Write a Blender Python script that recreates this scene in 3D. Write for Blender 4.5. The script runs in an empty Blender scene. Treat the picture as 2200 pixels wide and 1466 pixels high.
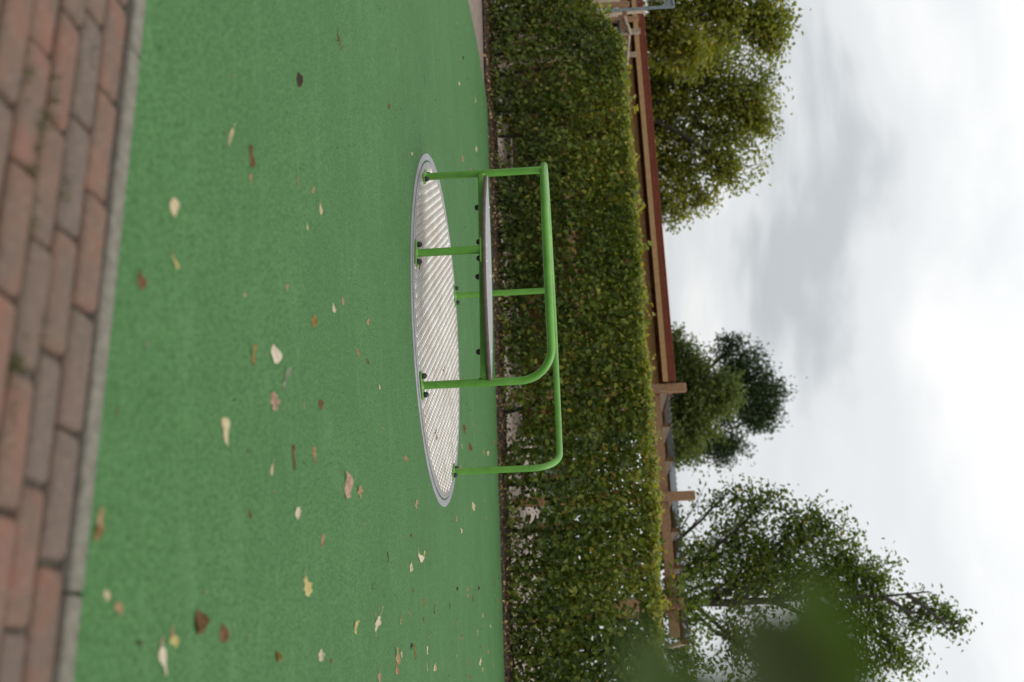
import bpy, math, random
import numpy as np
from mathutils import Vector, Matrix, noise as mnoise

random.seed(7)
rng = np.random.default_rng(11)
SC = bpy.context.scene
COL = SC.collection
R = math.radians

# ---------------------------------------------------------------- camera (portrait photo lying on its side)
CAM_H, PITCH, ROLL, FPX = 0.77, R(3.0), R(2.9), 35 / 36 * 2200
_fwd = Vector((0, math.cos(PITCH), -math.sin(PITCH)))
_up = Vector((0, math.sin(PITCH), math.cos(PITCH)))
_left = Vector((-1, 0, 0))
CX = math.cos(ROLL) * _up - math.sin(ROLL) * _left
CY = math.sin(ROLL) * _up + math.cos(ROLL) * _left
CZ = -_fwd
CAM = Vector((0, 0, CAM_H))
cd = bpy.data.cameras.new('camera')
cd.lens = 35.0; cd.sensor_width = 36.0; cd.sensor_fit = 'HORIZONTAL'
cd.clip_start = 0.02; cd.clip_end = 3000
cd.dof.use_dof = True; cd.dof.focus_distance = 5.35; cd.dof.aperture_fstop = 2.1
cam = bpy.data.objects.new('camera', cd); COL.objects.link(cam)
cam.matrix_world = Matrix(((CX.x, CY.x, CZ.x, 0), (CX.y, CY.y, CZ.y, 0), (CX.z, CY.z, CZ.z, CAM_H), (0, 0, 0, 1)))
SC.camera = cam

# ---------------------------------------------------------------- sky and sun (overcast)
SUN_EL, SUN_AZ = R(54), R(105)          # azimuth from +Y towards +X
world = bpy.data.worlds.new('World'); SC.world = world; world.use_nodes = True
wn, wl = world.node_tree.nodes, world.node_tree.links
wn.clear()
def N(t, **k):
    n = wn.new(t)
    for a, v in k.items(): setattr(n, a, v)
    return n
w_out = N('ShaderNodeOutputWorld')
sky = N('ShaderNodeTexSky', sky_type='NISHITA', sun_disc=False)
sky.sun_elevation = SUN_EL; sky.sun_rotation = SUN_AZ
bg_sky = N('ShaderNodeBackground'); bg_sky.inputs['Strength'].default_value = 0.10
wl.new(sky.outputs[0], bg_sky.inputs['Color'])
tc = N('ShaderNodeTexCoord')
sep = N('ShaderNodeSeparateXYZ'); wl.new(tc.outputs['Generated'], sep.inputs[0])
def wmath(op, a, b=None, clamp=False):
    m = N('ShaderNodeMath', operation=op); m.use_clamp = clamp
    for i, v in enumerate((a, b)):
        if v is None: continue
        if isinstance(v, (int, float)): m.inputs[i].default_value = v
        else: wl.new(v, m.inputs[i])
    return m.outputs[0]
zup = wmath('MAXIMUM', sep.outputs['Z'], 0.0)
den = wmath('ADD', zup, 0.16)
px = wmath('DIVIDE', sep.outputs['X'], den); py = wmath('DIVIDE', sep.outputs['Y'], den)
cmb = N('ShaderNodeCombineXYZ'); wl.new(px, cmb.inputs[0]); wl.new(py, cmb.inputs[1]); cmb.inputs[2].default_value = 3.7
n1 = N('ShaderNodeTexNoise'); n1.inputs['Scale'].default_value = 0.95; n1.inputs['Detail'].default_value = 5; n1.inputs['Roughness'].default_value = 0.5
n1.inputs['Distortion'].default_value = 0.25
wl.new(cmb.outputs[0], n1.inputs['Vector'])
ramp = N('ShaderNodeValToRGB'); wl.new(n1.outputs['Fac'], ramp.inputs[0])
cr = ramp.color_ramp; cr.interpolation = 'EASE'
cr.elements[0].position = 0.32; cr.elements[0].color = (0.55, 0.575, 0.592, 1)
cr.elements[1].position = 0.63; cr.elements[1].color = (0.97, 0.97, 0.955, 1)
e = cr.elements.new(0.44); e.color = (0.78, 0.80, 0.812, 1)
bg_cl = N('ShaderNodeBackground'); wl.new(ramp.outputs[0], bg_cl.inputs['Color'])
strg = wmath('ADD', wmath('MULTIPLY', zup, 0.75), 0.90); wl.new(strg, bg_cl.inputs['Strength'])
mix = N('ShaderNodeMixShader'); mix.inputs[0].default_value = 0.93
wl.new(bg_sky.outputs[0], mix.inputs[1]); wl.new(bg_cl.outputs[0], mix.inputs[2]); wl.new(mix.outputs[0], w_out.inputs['Surface'])

sd = bpy.data.lights.new('sun', 'SUN'); sd.energy = 1.1; sd.angle = R(35); sd.color = (1.0, 0.97, 0.92)
sun = bpy.data.objects.new('sun', sd); COL.objects.link(sun)
sdir = Vector((math.sin(SUN_AZ) * math.cos(SUN_EL), math.cos(SUN_AZ) * math.cos(SUN_EL), math.sin(SUN_EL)))
sun.rotation_euler = (-sdir).to_track_quat('-Z', 'Y').to_euler(); sun.location = (0, 0, 30)

vs = SC.view_settings
vs.view_transform = 'Standard'; vs.look = 'None'; vs.exposure = 0.0; vs.gamma = 1.0; vs.use_curve_mapping = False
SC.cycles.max_bounces = 8; SC.cycles.transparent_max_bounces = 12
SC.cycles.use_denoising = True

# ---------------------------------------------------------------- placing helpers
def ray(px, py): return (px - 1100) / FPX * CX + (733 - py) / FPX * CY - CZ
def G(px, py, z=0.0):
    r = ray(px, py); return CAM + r * ((z - CAM_H) / r.z)
def W(px, py, d): return CAM + ray(px, py) * d

# ---------------------------------------------------------------- mesh helpers
class MB:
    def __init__(s): s.v = []; s.f = []; s.m = []
    def add(s, vs_, fs, mi=0):
        o = len(s.v); s.v += [tuple(p) for p in vs_]
        for f in fs: s.f.append(tuple(i + o for i in f)); s.m.append(mi)
    def tube(s, path, rad, n=8, cap=True, mi=0):
        path = [Vector(p) for p in path]
        if not hasattr(rad, '__len__'): rad = [rad] * len(path)
        t0 = (path[1] - path[0]).normalized()
        ref = Vector((0, 0, 1)) if abs(t0.z) < 0.9 else Vector((1, 0, 0))
        u = t0.cross(ref).normalized(); vs_ = []
        for i, p in enumerate(path):
            t = (path[min(i + 1, len(path) - 1)] - path[max(i - 1, 0)]).normalized()
            u = (u - t * u.dot(t)).normalized(); w = t.cross(u)
            for k in range(n):
                a = 2 * math.pi * k / n
                vs_.append(p + (u * math.cos(a) + w * math.sin(a)) * rad[i])
        fs = []
        for i in range(len(path) - 1):
            for k in range(n):
                k2 = (k + 1) % n
                fs.append((i * n + k, i * n + k2, (i + 1) * n + k2, (i + 1) * n + k))
        if cap:
            fs.append(tuple(range(n - 1, -1, -1))); fs.append(tuple((len(path) - 1) * n + k for k in range(n)))
        s.add(vs_, fs, mi)
    def beam(s, p0, p1, w, h, up=(0, 0, 1), c=0.004, mi=0):
        """chamfered timber from p0 to p1; w across, h along 'up'"""
        p0 = Vector(p0); p1 = Vector(p1); t = (p1 - p0).normalized(); up = Vector(up)
        x = t.cross(up).normalized(); y = x.cross(t).normalized()
        w /= 2; h /= 2
        sec = [(-w + c, -h), (w - c, -h), (w, -h + c), (w, h - c), (w - c, h), (-w + c, h), (-w, h - c), (-w, -h + c)]
        L = (p1 - p0).length
        vs_ = []
        for d, q in ((0, 1 - c / min(w, h) * 0.8), (c, 1), (L - c, 1), (L, 1 - c / min(w, h) * 0.8)):
            for a, b in sec: vs_.append(p0 + t * d + x * a * q + y * b * q)
        fs = [tuple(range(7, -1, -1)), tuple(range(24, 32))]
        for i in range(3):
            for k in range(8):
                k2 = (k + 1) % 8
                fs.append((i * 8 + k, i * 8 + k2, (i + 1) * 8 + k2, (i + 1) * 8 + k))
        s.add(vs_, fs, mi)
    def loft(s, rings, mi=0, capmi=None, close_bottom=True):
        n = len(rings[0]); vs_ = [p for r_ in rings for p in r_]; fs = []
        for i in range(len(rings) - 1):
            for k in range(n):
                k2 = (k + 1) % n
                fs.append((i * n + k, i * n + k2, (i + 1) * n + k2, (i + 1) * n + k))
        s.add(vs_, fs, mi)
        o = len(s.v) - len(vs_)
        if close_bottom: s.f.append(tuple(o + k for k in range(n - 1, -1, -1))); s.m.append(mi)
        s.f.append(tuple(o + (len(rings) - 1) * n + k for k in range(n))); s.m.append(mi if capmi is None else capmi)
    def build(s, name, mats, parent=None, smooth=False, sharp=None):
        me = bpy.data.meshes.new(name); me.from_pydata(s.v, [], s.f)
        mats = mats if isinstance(mats, (list, tuple)) else [mats]
        for m in mats: me.materials.append(m)
        if len(mats) > 1: me.polygons.foreach_set('material_index', s.m)
        if smooth:
            me.polygons.foreach_set('use_smooth', [True] * len(me.polygons))
            if sharp: me.set_sharp_from_angle(angle=R(sharp))
        me.update()
        return link(name, me, parent)

def link(name, data, parent=None):
    o = bpy.data.objects.new(name, data); COL.objects.link(o)
    if parent is not None: o.parent = parent
    return o
def tag(o, label=None, cat=None, group=None, kind=None):
    for k, v in (('label', label), ('category', cat), ('group', group), ('kind', kind)):
        if v: o[k] = v
    return o
def thing(name, label, cat, loc=(0, 0, 0), group=None):
    o = bpy.data.objects.new(name, None); COL.objects.link(o); o.location = loc
    return tag(o, label, cat, group)
def put(o, parent):
    """parent o (built in world space) under an Empty that has a location"""
    o.parent = parent; o.matrix_parent_inverse = Matrix.Translation(parent.location).inverted(); return o

# ---------------------------------------------------------------- materials
def mat(name):
    m = bpy.data.materials.new(name); m.use_nodes = True
    nt = m.node_tree; b = nt.nodes['Principled BSDF']
    return m, nt, b
class Net:
    def __init__(s, nt): s.nt = nt
    def n(s, t, ins=None, **k):
        nd = s.nt.nodes.new(t)
        for a, v in k.items(): setattr(nd, a, v)
        for key, v in (ins or {}).items():
            if hasattr(v, 'is_output') or isinstance(v, bpy.types.NodeSocket): s.nt.links.new(v, nd.inputs[key])
            else: nd.inputs[key].default_value = v
        return nd
    def l(s, a, b): s.nt.links.new(a, b)
    def ramp(s, fac, stops, interp='LINEAR'):
        r_ = s.n('ShaderNodeValToRGB', {0: fac}); c = r_.color_ramp; c.interpolation = interp
        c.elements[0].position, c.elements[0].color = stops[0][0], (*stops[0][1], 1)
        c.elements[1].position, c.elements[1].color = stops[-1][0], (*stops[-1][1], 1)
        for p, col in stops[1:-1]:
            e_ = c.elements.new(p); e_.color = (*col, 1)
        return r_.outputs[0]
    def noise(s, vec, scale, detail=2, rough=0.5, dist=0.0):
        return s.n('ShaderNodeTexNoise', {'Vector': vec, 'Scale': scale, 'Detail': detail, 'Roughness': rough, 'Distortion': dist}).outputs['Fac']
    def mix(s, fac, a, b, blend='MIX'):
        nd = s.n('ShaderNodeMix', data_type='RGBA', blend_type=blend)
        for i, v in ((0, fac), (6, a), (7, b)):
            if isinstance(v, bpy.types.NodeSocket): s.l(v, nd.inputs[i])
            else: nd.inputs[i].default_value = (*v, 1) if isinstance(v, tuple) else v
        return nd.outputs[2]
    def bump(s, h, strength, dist, normal=None):
        nd = s.n('ShaderNodeBump', {'Strength': strength, 'Distance': dist, 'Height': h})
        if normal is not None: s.l(normal, nd.inputs['Normal'])
        return nd.outputs[0]

def m_rubber():
    m, nt, b = mat('green_rubber_granules'); k = Net(nt)
    co = k.n('ShaderNodeTexCoord').outputs['Object']
    vor = k.n('ShaderNodeTexVoronoi', {'Vector': co, 'Scale': 210.0}, voronoi_dimensions='2D', feature='F1')
    grain = k.n('ShaderNodeSeparateColor', {0: vor.outputs['Color']}).outputs[0]
    base = k.ramp(grain, [(0.0, (0.006, 0.024, 0.006)), (0.30, (0.040, 0.120, 0.033)), (0.7, (0.076, 0.190, 0.058)), (1.0, (0.165, 0.310, 0.125))])
    n2 = k.noise(co, 95.0, 4, 0.7)
    base = k.mix(0.55, base, k.ramp(n2, [(0.33, (0.024, 0.080, 0.021)), (0.67, (0.106, 0.244, 0.080))]))
    n3 = k.noise(co, 1.1, 6, 0.68)
    base = k.mix(k.ramp(n3, [(0.38, (0, 0, 0)), (0.72, (0.55, 0.55, 0.55))]), base, (0.044, 0.120, 0.034))
    n5 = k.noise(k.n('ShaderNodeMapping', {'Vector': co, 'Rotation': (0, 0, 0.5), 'Scale': (1.0, 3.0, 1.0)}).outputs[0], 2.4, 7, 0.72, 0.6)
    base = k.mix(k.ramp(n5, [(0.52, (0, 0, 0)), (0.70, (0.30, 0.30, 0.30))]), base, (0.125, 0.245, 0.105))
    sp = k.n('ShaderNodeTexVoronoi', {'Vector': co, 'Scale': 60.0}, voronoi_dimensions='2D', feature='F1')
    speck = k.ramp(sp.outputs['Distance'], [(0.05, (0.8, 0.8, 0.8)), (0.10, (0, 0, 0))])
    rs = k.n('ShaderNodeSeparateColor', {0: sp.outputs['Color']}).outputs[1]
    sel = k.ramp(rs, [(0.93, (0, 0, 0)), (0.94, (1, 1, 1))])
    fac = k.mix(1.0, speck, sel, 'MULTIPLY')
    base = k.mix(fac, base, (0.02, 0.045, 0.02))
    base = k.mix(1.0, base, (0.89, 0.89, 0.92), 'MULTIPLY')
    k.l(base, b.inputs['Base Color']); b.inputs['Roughness'].default_value = 0.80
    b.inputs['Specular IOR Level'].default_value = 0.2
    bm = k.bump(vor.outputs['Distance'], 0.5, 0.003)
    bm = k.bump(n2, 0.45, 0.004, bm); k.l(bm, b.inputs['Normal'])
    return m
def m_brick():
    m, nt, b = mat('clinker_brick'); k = Net(nt)
    co = k.n('ShaderNodeTexCoord').outputs['Object']
    oi = k.n('ShaderNodeObjectInfo')
    off = k.n('ShaderNodeVectorMath', {0: co}, operation='ADD'); k.l(oi.outputs['Location'], off.inputs[1])
    v = off.outputs[0]
    col = k.ramp(oi.outputs['Random'], [(0.0, (0.165, 0.072, 0.046)), (0.30, (0.190, 0.082, 0.052)), (0.50, (0.148, 0.076, 0.050)), (0.66, (0.136, 0.080, 0.056)), (0.82, (0.122, 0.080, 0.060)), (1.0, (0.104, 0.080, 0.064))])
    n1_ = k.noise(v, 9.0, 4, 0.6); n2_ = k.noise(v, 70.0, 4, 0.65)
    col = k.mix(k.ramp(n1_, [(0.36, (0, 0, 0)), (0.62, (0.85, 0.85, 0.85))]), col, (0.102, 0.074, 0.055))
    col = k.mix(k.ramp(n2_, [(0.50, (0, 0, 0)), (0.68, (0.60, 0.60, 0.60))]), col, (0.185, 0.125, 0.088))
    n4 = k.noise(v, 24.0, 3, 0.6)
    col = k.mix(k.ramp(n4, [(0.6, (0, 0, 0)), (0.72, (0.5, 0.5, 0.5))]), col, (0.075, 0.047, 0.032))
    k.l(col, b.inputs['Base Color']); b.inputs['Roughness'].default_value = 0.82
    k.l(k.bump(n2_, 0.8, 0.004, k.bump(n1_, 0.6, 0.010)), b.inputs['Normal'])
    return m
def m_simple(name, stops, scale, rough=0.85, bump=0.4, bdist=0.004, detail=5, spec=0.4, metallic=0.0, stretch=None, rot=0.0, bscale=None):
    m, nt, b = mat(name); k = Net(nt)
    v = k.n('ShaderNodeTexCoord').outputs['Object']
    if stretch: v = k.n('ShaderNodeMapping', {'Vector': v, 'Rotation': (0, 0, rot), 'Scale': stretch}).outputs[0]
    n_ = k.noise(v, scale, detail, 0.6)
    k.l(k.ramp(n_, stops), b.inputs['Base Color'])
    b.inputs['Roughness'].default_value = rough; b.inputs['Specular IOR Level'].default_value = spec; b.inputs['Metallic'].default_value = metallic
    if bump:
        h = n_ if bscale is None else k.noise(v, bscale, 3, 0.6)
        k.l(k.bump(h, bump, bdist), b.inputs['Normal'])
    return m
def m_leaf(name, stops, trans=0.35, rough=0.5, gloss=0.3, tint=(0.55, 0.75, 0.12)):
    """per-leaf colour from the 'tone' attribute"""
    m, nt, b = mat(name); k = Net(nt)
    at_ = k.n('ShaderNodeAttribute', attribute_name='tone')
    col = k.ramp(at_.outputs['Fac'], stops)
    k.l(col, b.inputs['Base Color']); b.inputs['Roughness'].default_value = rough; b.inputs['Specular IOR Level'].default_value = gloss
    tr = k.n('ShaderNodeBsdfTranslucent')
    hsv = k.n('ShaderNodeHueSaturation', {'Color': col, 'Saturation': 1.15, 'Value': 1.5}); k.l(hsv.outputs[0], tr.inputs['Color'])
    mx = k.n('ShaderNodeMixShader', {0: trans, 1: b.outputs[0], 2: tr.outputs[0]})
    k.l(mx.outputs[0], nt.nodes['Material Output'].inputs['Surface'])
    return m
def m_dryleaf(name, c0, c1, c2, trans=0.25):
    m, nt, b = mat(name); k = Net(nt)
    co = k.n('ShaderNodeTexCoord').outputs['Object']
    n_ = k.noise(co, 60.0, 4, 0.65); n2_ = k.noise(co, 260.0, 2, 0.6)
    col = k.ramp(n_, [(0.3, c0), (0.55, c1), (0.75, c2)])
    col = k.mix(k.ramp(n2_, [(0.58, (0, 0, 0)), (0.75, (0.45, 0.45, 0.45))]), col, tuple(x * 0.5 for x in c0))
    k.l(col, b.inputs['Base Color']); b.inputs['Roughness'].default_value = 0.7; b.inputs['Specular IOR Level'].default_value = 0.3
    k.l(k.bump(n_, 0.5, 0.003), b.inputs['Normal'])
    tr = k.n('ShaderNodeBsdfTranslucent'); k.l(col, tr.inputs['Color'])
    mx = k.n('ShaderNodeMixShader', {0: trans, 1: b.outputs[0], 2: tr.outputs[0]})
    k.l(mx.outputs[0], nt.nodes['Material Output'].inputs['Surface'])
    return m
GA = -R(18.6)
M = {}
M['rubber'] = m_rubber()
M['brick'] = m_brick()
M['joint'] = m_simple('joint_sand', [(0.3, (0.045, 0.036, 0.026)), (0.6, (0.085, 0.072, 0.052)), (0.75, (0.14, 0.12, 0.09))], 60, 0.95)
M['concrete'] = m_simple('grey_concrete', [(0.3, (0.115, 0.104, 0.080)), (0.55, (0.160, 0.147, 0.116)), (0.75, (0.205, 0.190, 0.155))], 45, 0.9, 0.35, 0.002)
M['soil'] = m_simple('dark_soil', [(0.3, (0.018, 0.013, 0.009)), (0.55, (0.045, 0.032, 0.022)), (0.8, (0.085, 0.060, 0.038))], 22, 0.95, 0.8, 0.02)
M['terrace'] = m_simple('beige_paving', [(0.25, (0.22, 0.175, 0.14)), (0.55, (0.29, 0.235, 0.19)), (0.8, (0.35, 0.295, 0.245))], 6, 0.85, 0.2, 0.004)
M['path'] = m_simple('brown_path', [(0.25, (0.13, 0.095, 0.075)), (0.55, (0.20, 0.155, 0.13)), (0.8, (0.29, 0.235, 0.20))], 14, 0.9, 0.4, 0.006)
M['ground'] = m_simple('grass_ground', [(0.3, (0.035, 0.05, 0.018)), (0.6, (0.06, 0.085, 0.028)), (0.8, (0.10, 0.10, 0.05))], 3, 0.95, 0.5, 0.02)
M['wood'] = m_simple('weathered_timber', [(0.25, (0.17, 0.090, 0.046)), (0.5, (0.275, 0.158, 0.088)), (0.75, (0.38, 0.235, 0.145))], 7, 0.8, 0.25, 0.003, spec=0.2, stretch=(1.2, 9, 9), rot=-GA)
M['wood_dark'] = m_simple('brown_stained_timber', [(0.25, (0.085, 0.042, 0.016)), (0.5, (0.135, 0.072, 0.028)), (0.75, (0.19, 0.108, 0.045))], 6, 0.8, 0.25, 0.003, spec=0.2, stretch=(1.2, 9, 9), rot=-GA)
M['wood_ochre'] = m_simple('ochre_timber', [(0.25, (0.26, 0.145, 0.062)), (0.5, (0.38, 0.23, 0.11)), (0.75, (0.47, 0.30, 0.155))], 6, 0.8, 0.25, 0.003, spec=0.2, stretch=(1.2, 9, 9), rot=-GA)
M['wood_brown'] = m_simple('brown_beam_timber', [(0.25, (0.20, 0.105, 0.040)), (0.5, (0.31, 0.170, 0.068)), (0.75, (0.40, 0.235, 0.105))], 6, 0.8, 0.25, 0.003, spec=0.2, stretch=(1.2, 9, 9), rot=-GA)
M['wood_pale'] = m_simple('pale_sawn_timber', [(0.25, (0.40, 0.29, 0.20)), (0.5, (0.52, 0.41, 0.31)), (0.75, (0.62, 0.52, 0.42))], 7, 0.75, 0.25, 0.003, stretch=(2, 8, 8), rot=-GA)
M['log'] = m_simple('peeled_log', [(0.25, (0.17, 0.12, 0.08)), (0.5, (0.30, 0.235, 0.17)), (0.75, (0.42, 0.35, 0.27))], 20, 0.85, 0.4, 0.004)
M['red'] = m_simple('red_brown_sheet', [(0.3, (0.125, 0.027, 0.012)), (0.7, (0.170, 0.040, 0.019))], 8, 0.6, 0.05, 0.001, spec=0.2)
M['steel_dark'] = m_simple('dark_steel', [(0.3, (0.020, 0.024, 0.032)), (0.7, (0.045, 0.05, 0.062))], 15, 0.5, 0.1, 0.001)
M['galv'] = m_simple('galvanised_tube', [(0.3, (0.14, 0.17, 0.18)), (0.7, (0.22, 0.25, 0.26))], 25, 0.45, 0.05, 0.001, metallic=0.5)
M['black'] = m_simple('black_plastic', [(0.3, (0.010, 0.010, 0.011)), (0.7, (0.022, 0.022, 0.024))], 60, 0.38, 0.05, 0.0005)
M['steel'] = m_simple('screw_steel', [(0.3, (0.6, 0.6, 0.6)), (0.7, (0.75, 0.75, 0.74))], 60, 0.3, 0, metallic=1.0)
M['bark'] = m_simple('dark_bark', [(0.3, (0.022, 0.018, 0.013)), (0.6, (0.05, 0.042, 0.032)), (0.8, (0.09, 0.08, 0.06))], 30, 0.9, 0.7, 0.01)
M['paint'] = m_simple('green_powder_coat', [(0.28, (0.080, 0.205, 0.030)), (0.42, (0.098, 0.270, 0.030)), (0.62, (0.116, 0.312, 0.038)), (0.78, (0.160, 0.330, 0.075))], 9, 0.36, 0.06, 0.0008, spec=0.5, bscale=500)
M['hpl'] = m_simple('grey_laminate', [(0.3, (0.25, 0.25, 0.255)), (0.7, (0.30, 0.30, 0.305))], 30, 0.55, 0.04, 0.0006)
M['hpl_edge'] = m_simple('brown_laminate_edge', [(0.3, (0.085, 0.060, 0.045)), (0.7, (0.13, 0.095, 0.075))], 30, 0.45, 0.05, 0.0006)
M['gap'] = m_simple('black_gap_shade', [(0.3, (0.008, 0.008, 0.009)), (0.7, (0.018, 0.018, 0.02))], 60, 0.6, 0)  # near-black colour stands in for the shade inside the platform gap
def m_alu(name, tone, rough, met):
    m, nt, b = mat(name); k = Net(nt)
    co = k.n('ShaderNodeTexCoord').outputs['Object']
    n_ = k.noise(co, 5.0, 5, 0.65); n2_ = k.noise(co, 60.0, 3, 0.6)
    c = k.ramp(n_, [(0.3, tuple(x * 0.80 for x in tone)), (0.65, tone)])
    c = k.mix(k.ramp(n2_, [(0.55, (0, 0, 0)), (0.78, (0.4, 0.4, 0.4))]), c, tuple(x * 0.55 for x in tone))
    n6 = k.noise(co, 2.2, 6, 0.7, 0.5)
    c = k.mix(k.ramp(n6, [(0.50, (0, 0, 0)), (0.72, (0.75, 0.75, 0.75))]), c, tuple(x * y for x, y in zip(tone, (0.62, 0.54, 0.44))))
    k.l(c, b.inputs['Base Color']); b.inputs['Metallic'].default_value = met
    k.l(k.ramp(n2_, [(0.3, (rough - 0.06,) * 3), (0.7, (rough + 0.10,) * 3)]), b.inputs['Roughness'])
    return m
M['alu'] = m_alu('worn_aluminium', (0.34, 0.318, 0.285), 0.5, 0.45)
M['alu_bar'] = m_alu('polished_tread', (0.66, 0.63, 0.575), 0.40, 0.70)
M['zinc'] = m_alu('zinc_ring', (0.33, 0.335, 0.345), 0.5, 0.5)
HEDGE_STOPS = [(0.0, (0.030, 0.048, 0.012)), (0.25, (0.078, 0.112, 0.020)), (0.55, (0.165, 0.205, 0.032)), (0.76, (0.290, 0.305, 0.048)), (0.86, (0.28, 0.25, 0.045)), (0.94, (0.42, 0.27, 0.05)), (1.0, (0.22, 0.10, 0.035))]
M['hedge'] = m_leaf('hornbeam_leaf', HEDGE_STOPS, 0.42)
M['leaf_lime'] = m_leaf('lime_tree_leaf', [(0.0, (0.075, 0.095, 0.018)), (0.4, (0.185, 0.210, 0.036)), (0.8, (0.290, 0.285, 0.050)), (1.0, (0.40, 0.28, 0.045))], 0.48)
M['leaf_mid'] = m_leaf('light_green_leaf', [(0.0, (0.055, 0.080, 0.020)), (0.5, (0.125, 0.160, 0.040)), (1.0, (0.22, 0.23, 0.065))], 0.42)
M['leaf_dark'] = m_leaf('dark_green_leaf', [(0.0, (0.025, 0.042, 0.016)), (0.5, (0.058, 0.088, 0.032)), (1.0, (0.11, 0.135, 0.050))], 0.35)
M['leaf_birch'] = m_leaf('fresh_green_leaf', [(0.0, (0.055, 0.085, 0.018)), (0.5, (0.115, 0.165, 0.030)), (0.88, (0.180, 0.220, 0.044)), (1.0, (0.36, 0.27, 0.06))], 0.42)
M['leaf_near'] = m_leaf('near_leaf', [(0.0, (0.042, 0.050, 0.012)), (0.5, (0.050, 0.090, 0.007)), (1.0, (0.065, 0.105, 0.030))], 0.25)
DRY = {
    'cream': m_dryleaf('cream_dry_leaf', (0.46, 0.34, 0.19), (0.60, 0.48, 0.30), (0.70, 0.60, 0.42)),
    'pale': m_dryleaf('pale_dry_leaf', (0.55, 0.44, 0.32), (0.68, 0.57, 0.44), (0.76, 0.68, 0.55)),
    'tan': m_dryleaf('tan_dry_leaf', (0.26, 0.15, 0.07), (0.40, 0.25, 0.13), (0.52, 0.37, 0.22)),
    'pink': m_dryleaf('pinkish_brown_dry_leaf', (0.27, 0.155, 0.10), (0.40, 0.26, 0.185), (0.50, 0.37, 0.28)),
    'brown': m_dryleaf('brown_dry_leaf', (0.095, 0.045, 0.018), (0.17, 0.085, 0.035), (0.26, 0.14, 0.07)),
    'dark': m_dryleaf('dark_dry_leaf', (0.022, 0.014, 0.008), (0.045, 0.026, 0.014), (0.085, 0.05, 0.028)),
    'ochre': m_dryleaf('ochre_dry_leaf', (0.19, 0.10, 0.022), (0.29, 0.16, 0.04), (0.38, 0.23, 0.07)),
    'yellow': m_dryleaf('yellow_leaf', (0.38, 0.30, 0.10), (0.52, 0.43, 0.17), (0.60, 0.53, 0.28)),
    'grey': m_dryleaf('grey_green_leaf', (0.14, 0.17, 0.10), (0.22, 0.26, 0.17), (0.30, 0.33, 0.24)),
}

# ---------------------------------------------------------------- ground sheets
def sheet(name, pts, z, m, kind='structure', parent=None):
    b = MB(); b.add([(x, y, z) for x, y in pts], [tuple(range(len(pts)))])
    o = b.build(name, m, parent)
    if kind: o['kind'] = kind
    return o
def slab(name, pts, z0, z1, m, parent=None):
    b = MB(); b.loft([[(x, y, z0) for x, y in pts], [(x, y, z1) for x, y in pts]]); return b.build(name, m, parent)
KA = -R(19.12)                                    # kerb line
ka = Vector((math.cos(KA), math.sin(KA), 0)); kb = Vector((-math.sin(KA), math.cos(KA), 0))
def K(a, b, z=0.0): p = ka * a + kb * b; return Vector((p.x, p.y, z))
HA = -R(16.5)                                     # hedge line
ha = Vector((math.cos(HA), math.sin(HA), 0)); hb = Vector((-math.sin(HA), math.cos(HA), 0))
def H(a, b, z=0.0): p = ha * a + hb * b; return Vector((p.x, p.y, z))
B_BED = 10.53
sheet('ground', [(-900, -400), (900, -400), (900, 1500), (-900, 1500)], -0.09, M['ground'])
KERB_IN, KERB_OUT = 1.952 * 0.77, 2.010 * 0.77
# green rubber play surface
edge = [G(1005, 0), G(1022, 80), G(1033, 140), G(1043, 200)]
lcurve = [K(-6.6, KERB_OUT), Vector((-4.6, 5.2, 0)), Vector((-4.15, 7.4, 0)), Vector((-3.72, 9.0, 0))] + edge
rub = [K(9, KERB_OUT), H(9, B_BED)] + [Vector((p.x, p.y, 0)) for p in reversed(lcurve)]
lend = lcurve[-1]
rub[2] = H(lend.dot(ha), B_BED)
rb_ = MB(); rb_.loft([[(p.x, p.y, -0.08) for p in rub], [(p.x, p.y, 0.0) for p in rub]]); tag(rb_.build('rubber_surface', M['rubber']), kind='structure')
# brown path left of the rubber, with a thin edging line
sheet('path', [(-14, 1), (-4.0, 1.0), (-3.0, 4.0), (-2.8, 12.6), (-14, 15.5)], -0.03, M['path'])
eb = MB()
for i in range(len(lcurve) - 1):
    p, q = lcurve[i], lcurve[i + 1]
    eb.beam((p.x - 0.012, p.y, -0.02), (q.x - 0.012, q.y, -0.02), 0.022, 0.046, c=0.003)
tag(eb.build('edging_strip', M['concrete']), kind='structure')
# soil bed under the hedge and beige terrace behind it
bed = MB()
na, nb_ = 90, 12
vs_ = []
for i in range(na + 1):
    for j in range(nb_ + 1):
        a = -10.5 + 20 * i / na; t = j / nb_; b_ = B_BED + 0.004 + 1.3 * t
        p = H(a, b_)
        z = -0.015 + 0.075 * math.sin(math.pi * min(1, t * 1.15)) + 0.03 * mnoise.noise(Vector((a * 5, b_ * 6, 0))) * math.sin(math.pi * t)
        vs_.append((p.x, p.y, z))
fs_ = [(i * (nb_ + 1) + j, (i + 1) * (nb_ + 1) + j, (i + 1) * (nb_ + 1) + j + 1, i * (nb_ + 1) + j + 1) for i in range(na) for j in range(nb_)]
bed.add(vs_, fs_); tag(bed.build('soil_bed', M['soil'], smooth=True), kind='structure')
sheet('terrace', [tuple(H(a, b_).xy) for a, b_ in ((-16, 11.75), (14, 11.75), (14, 24), (-16, 24))], -0.02, M['terrace'])

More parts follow.
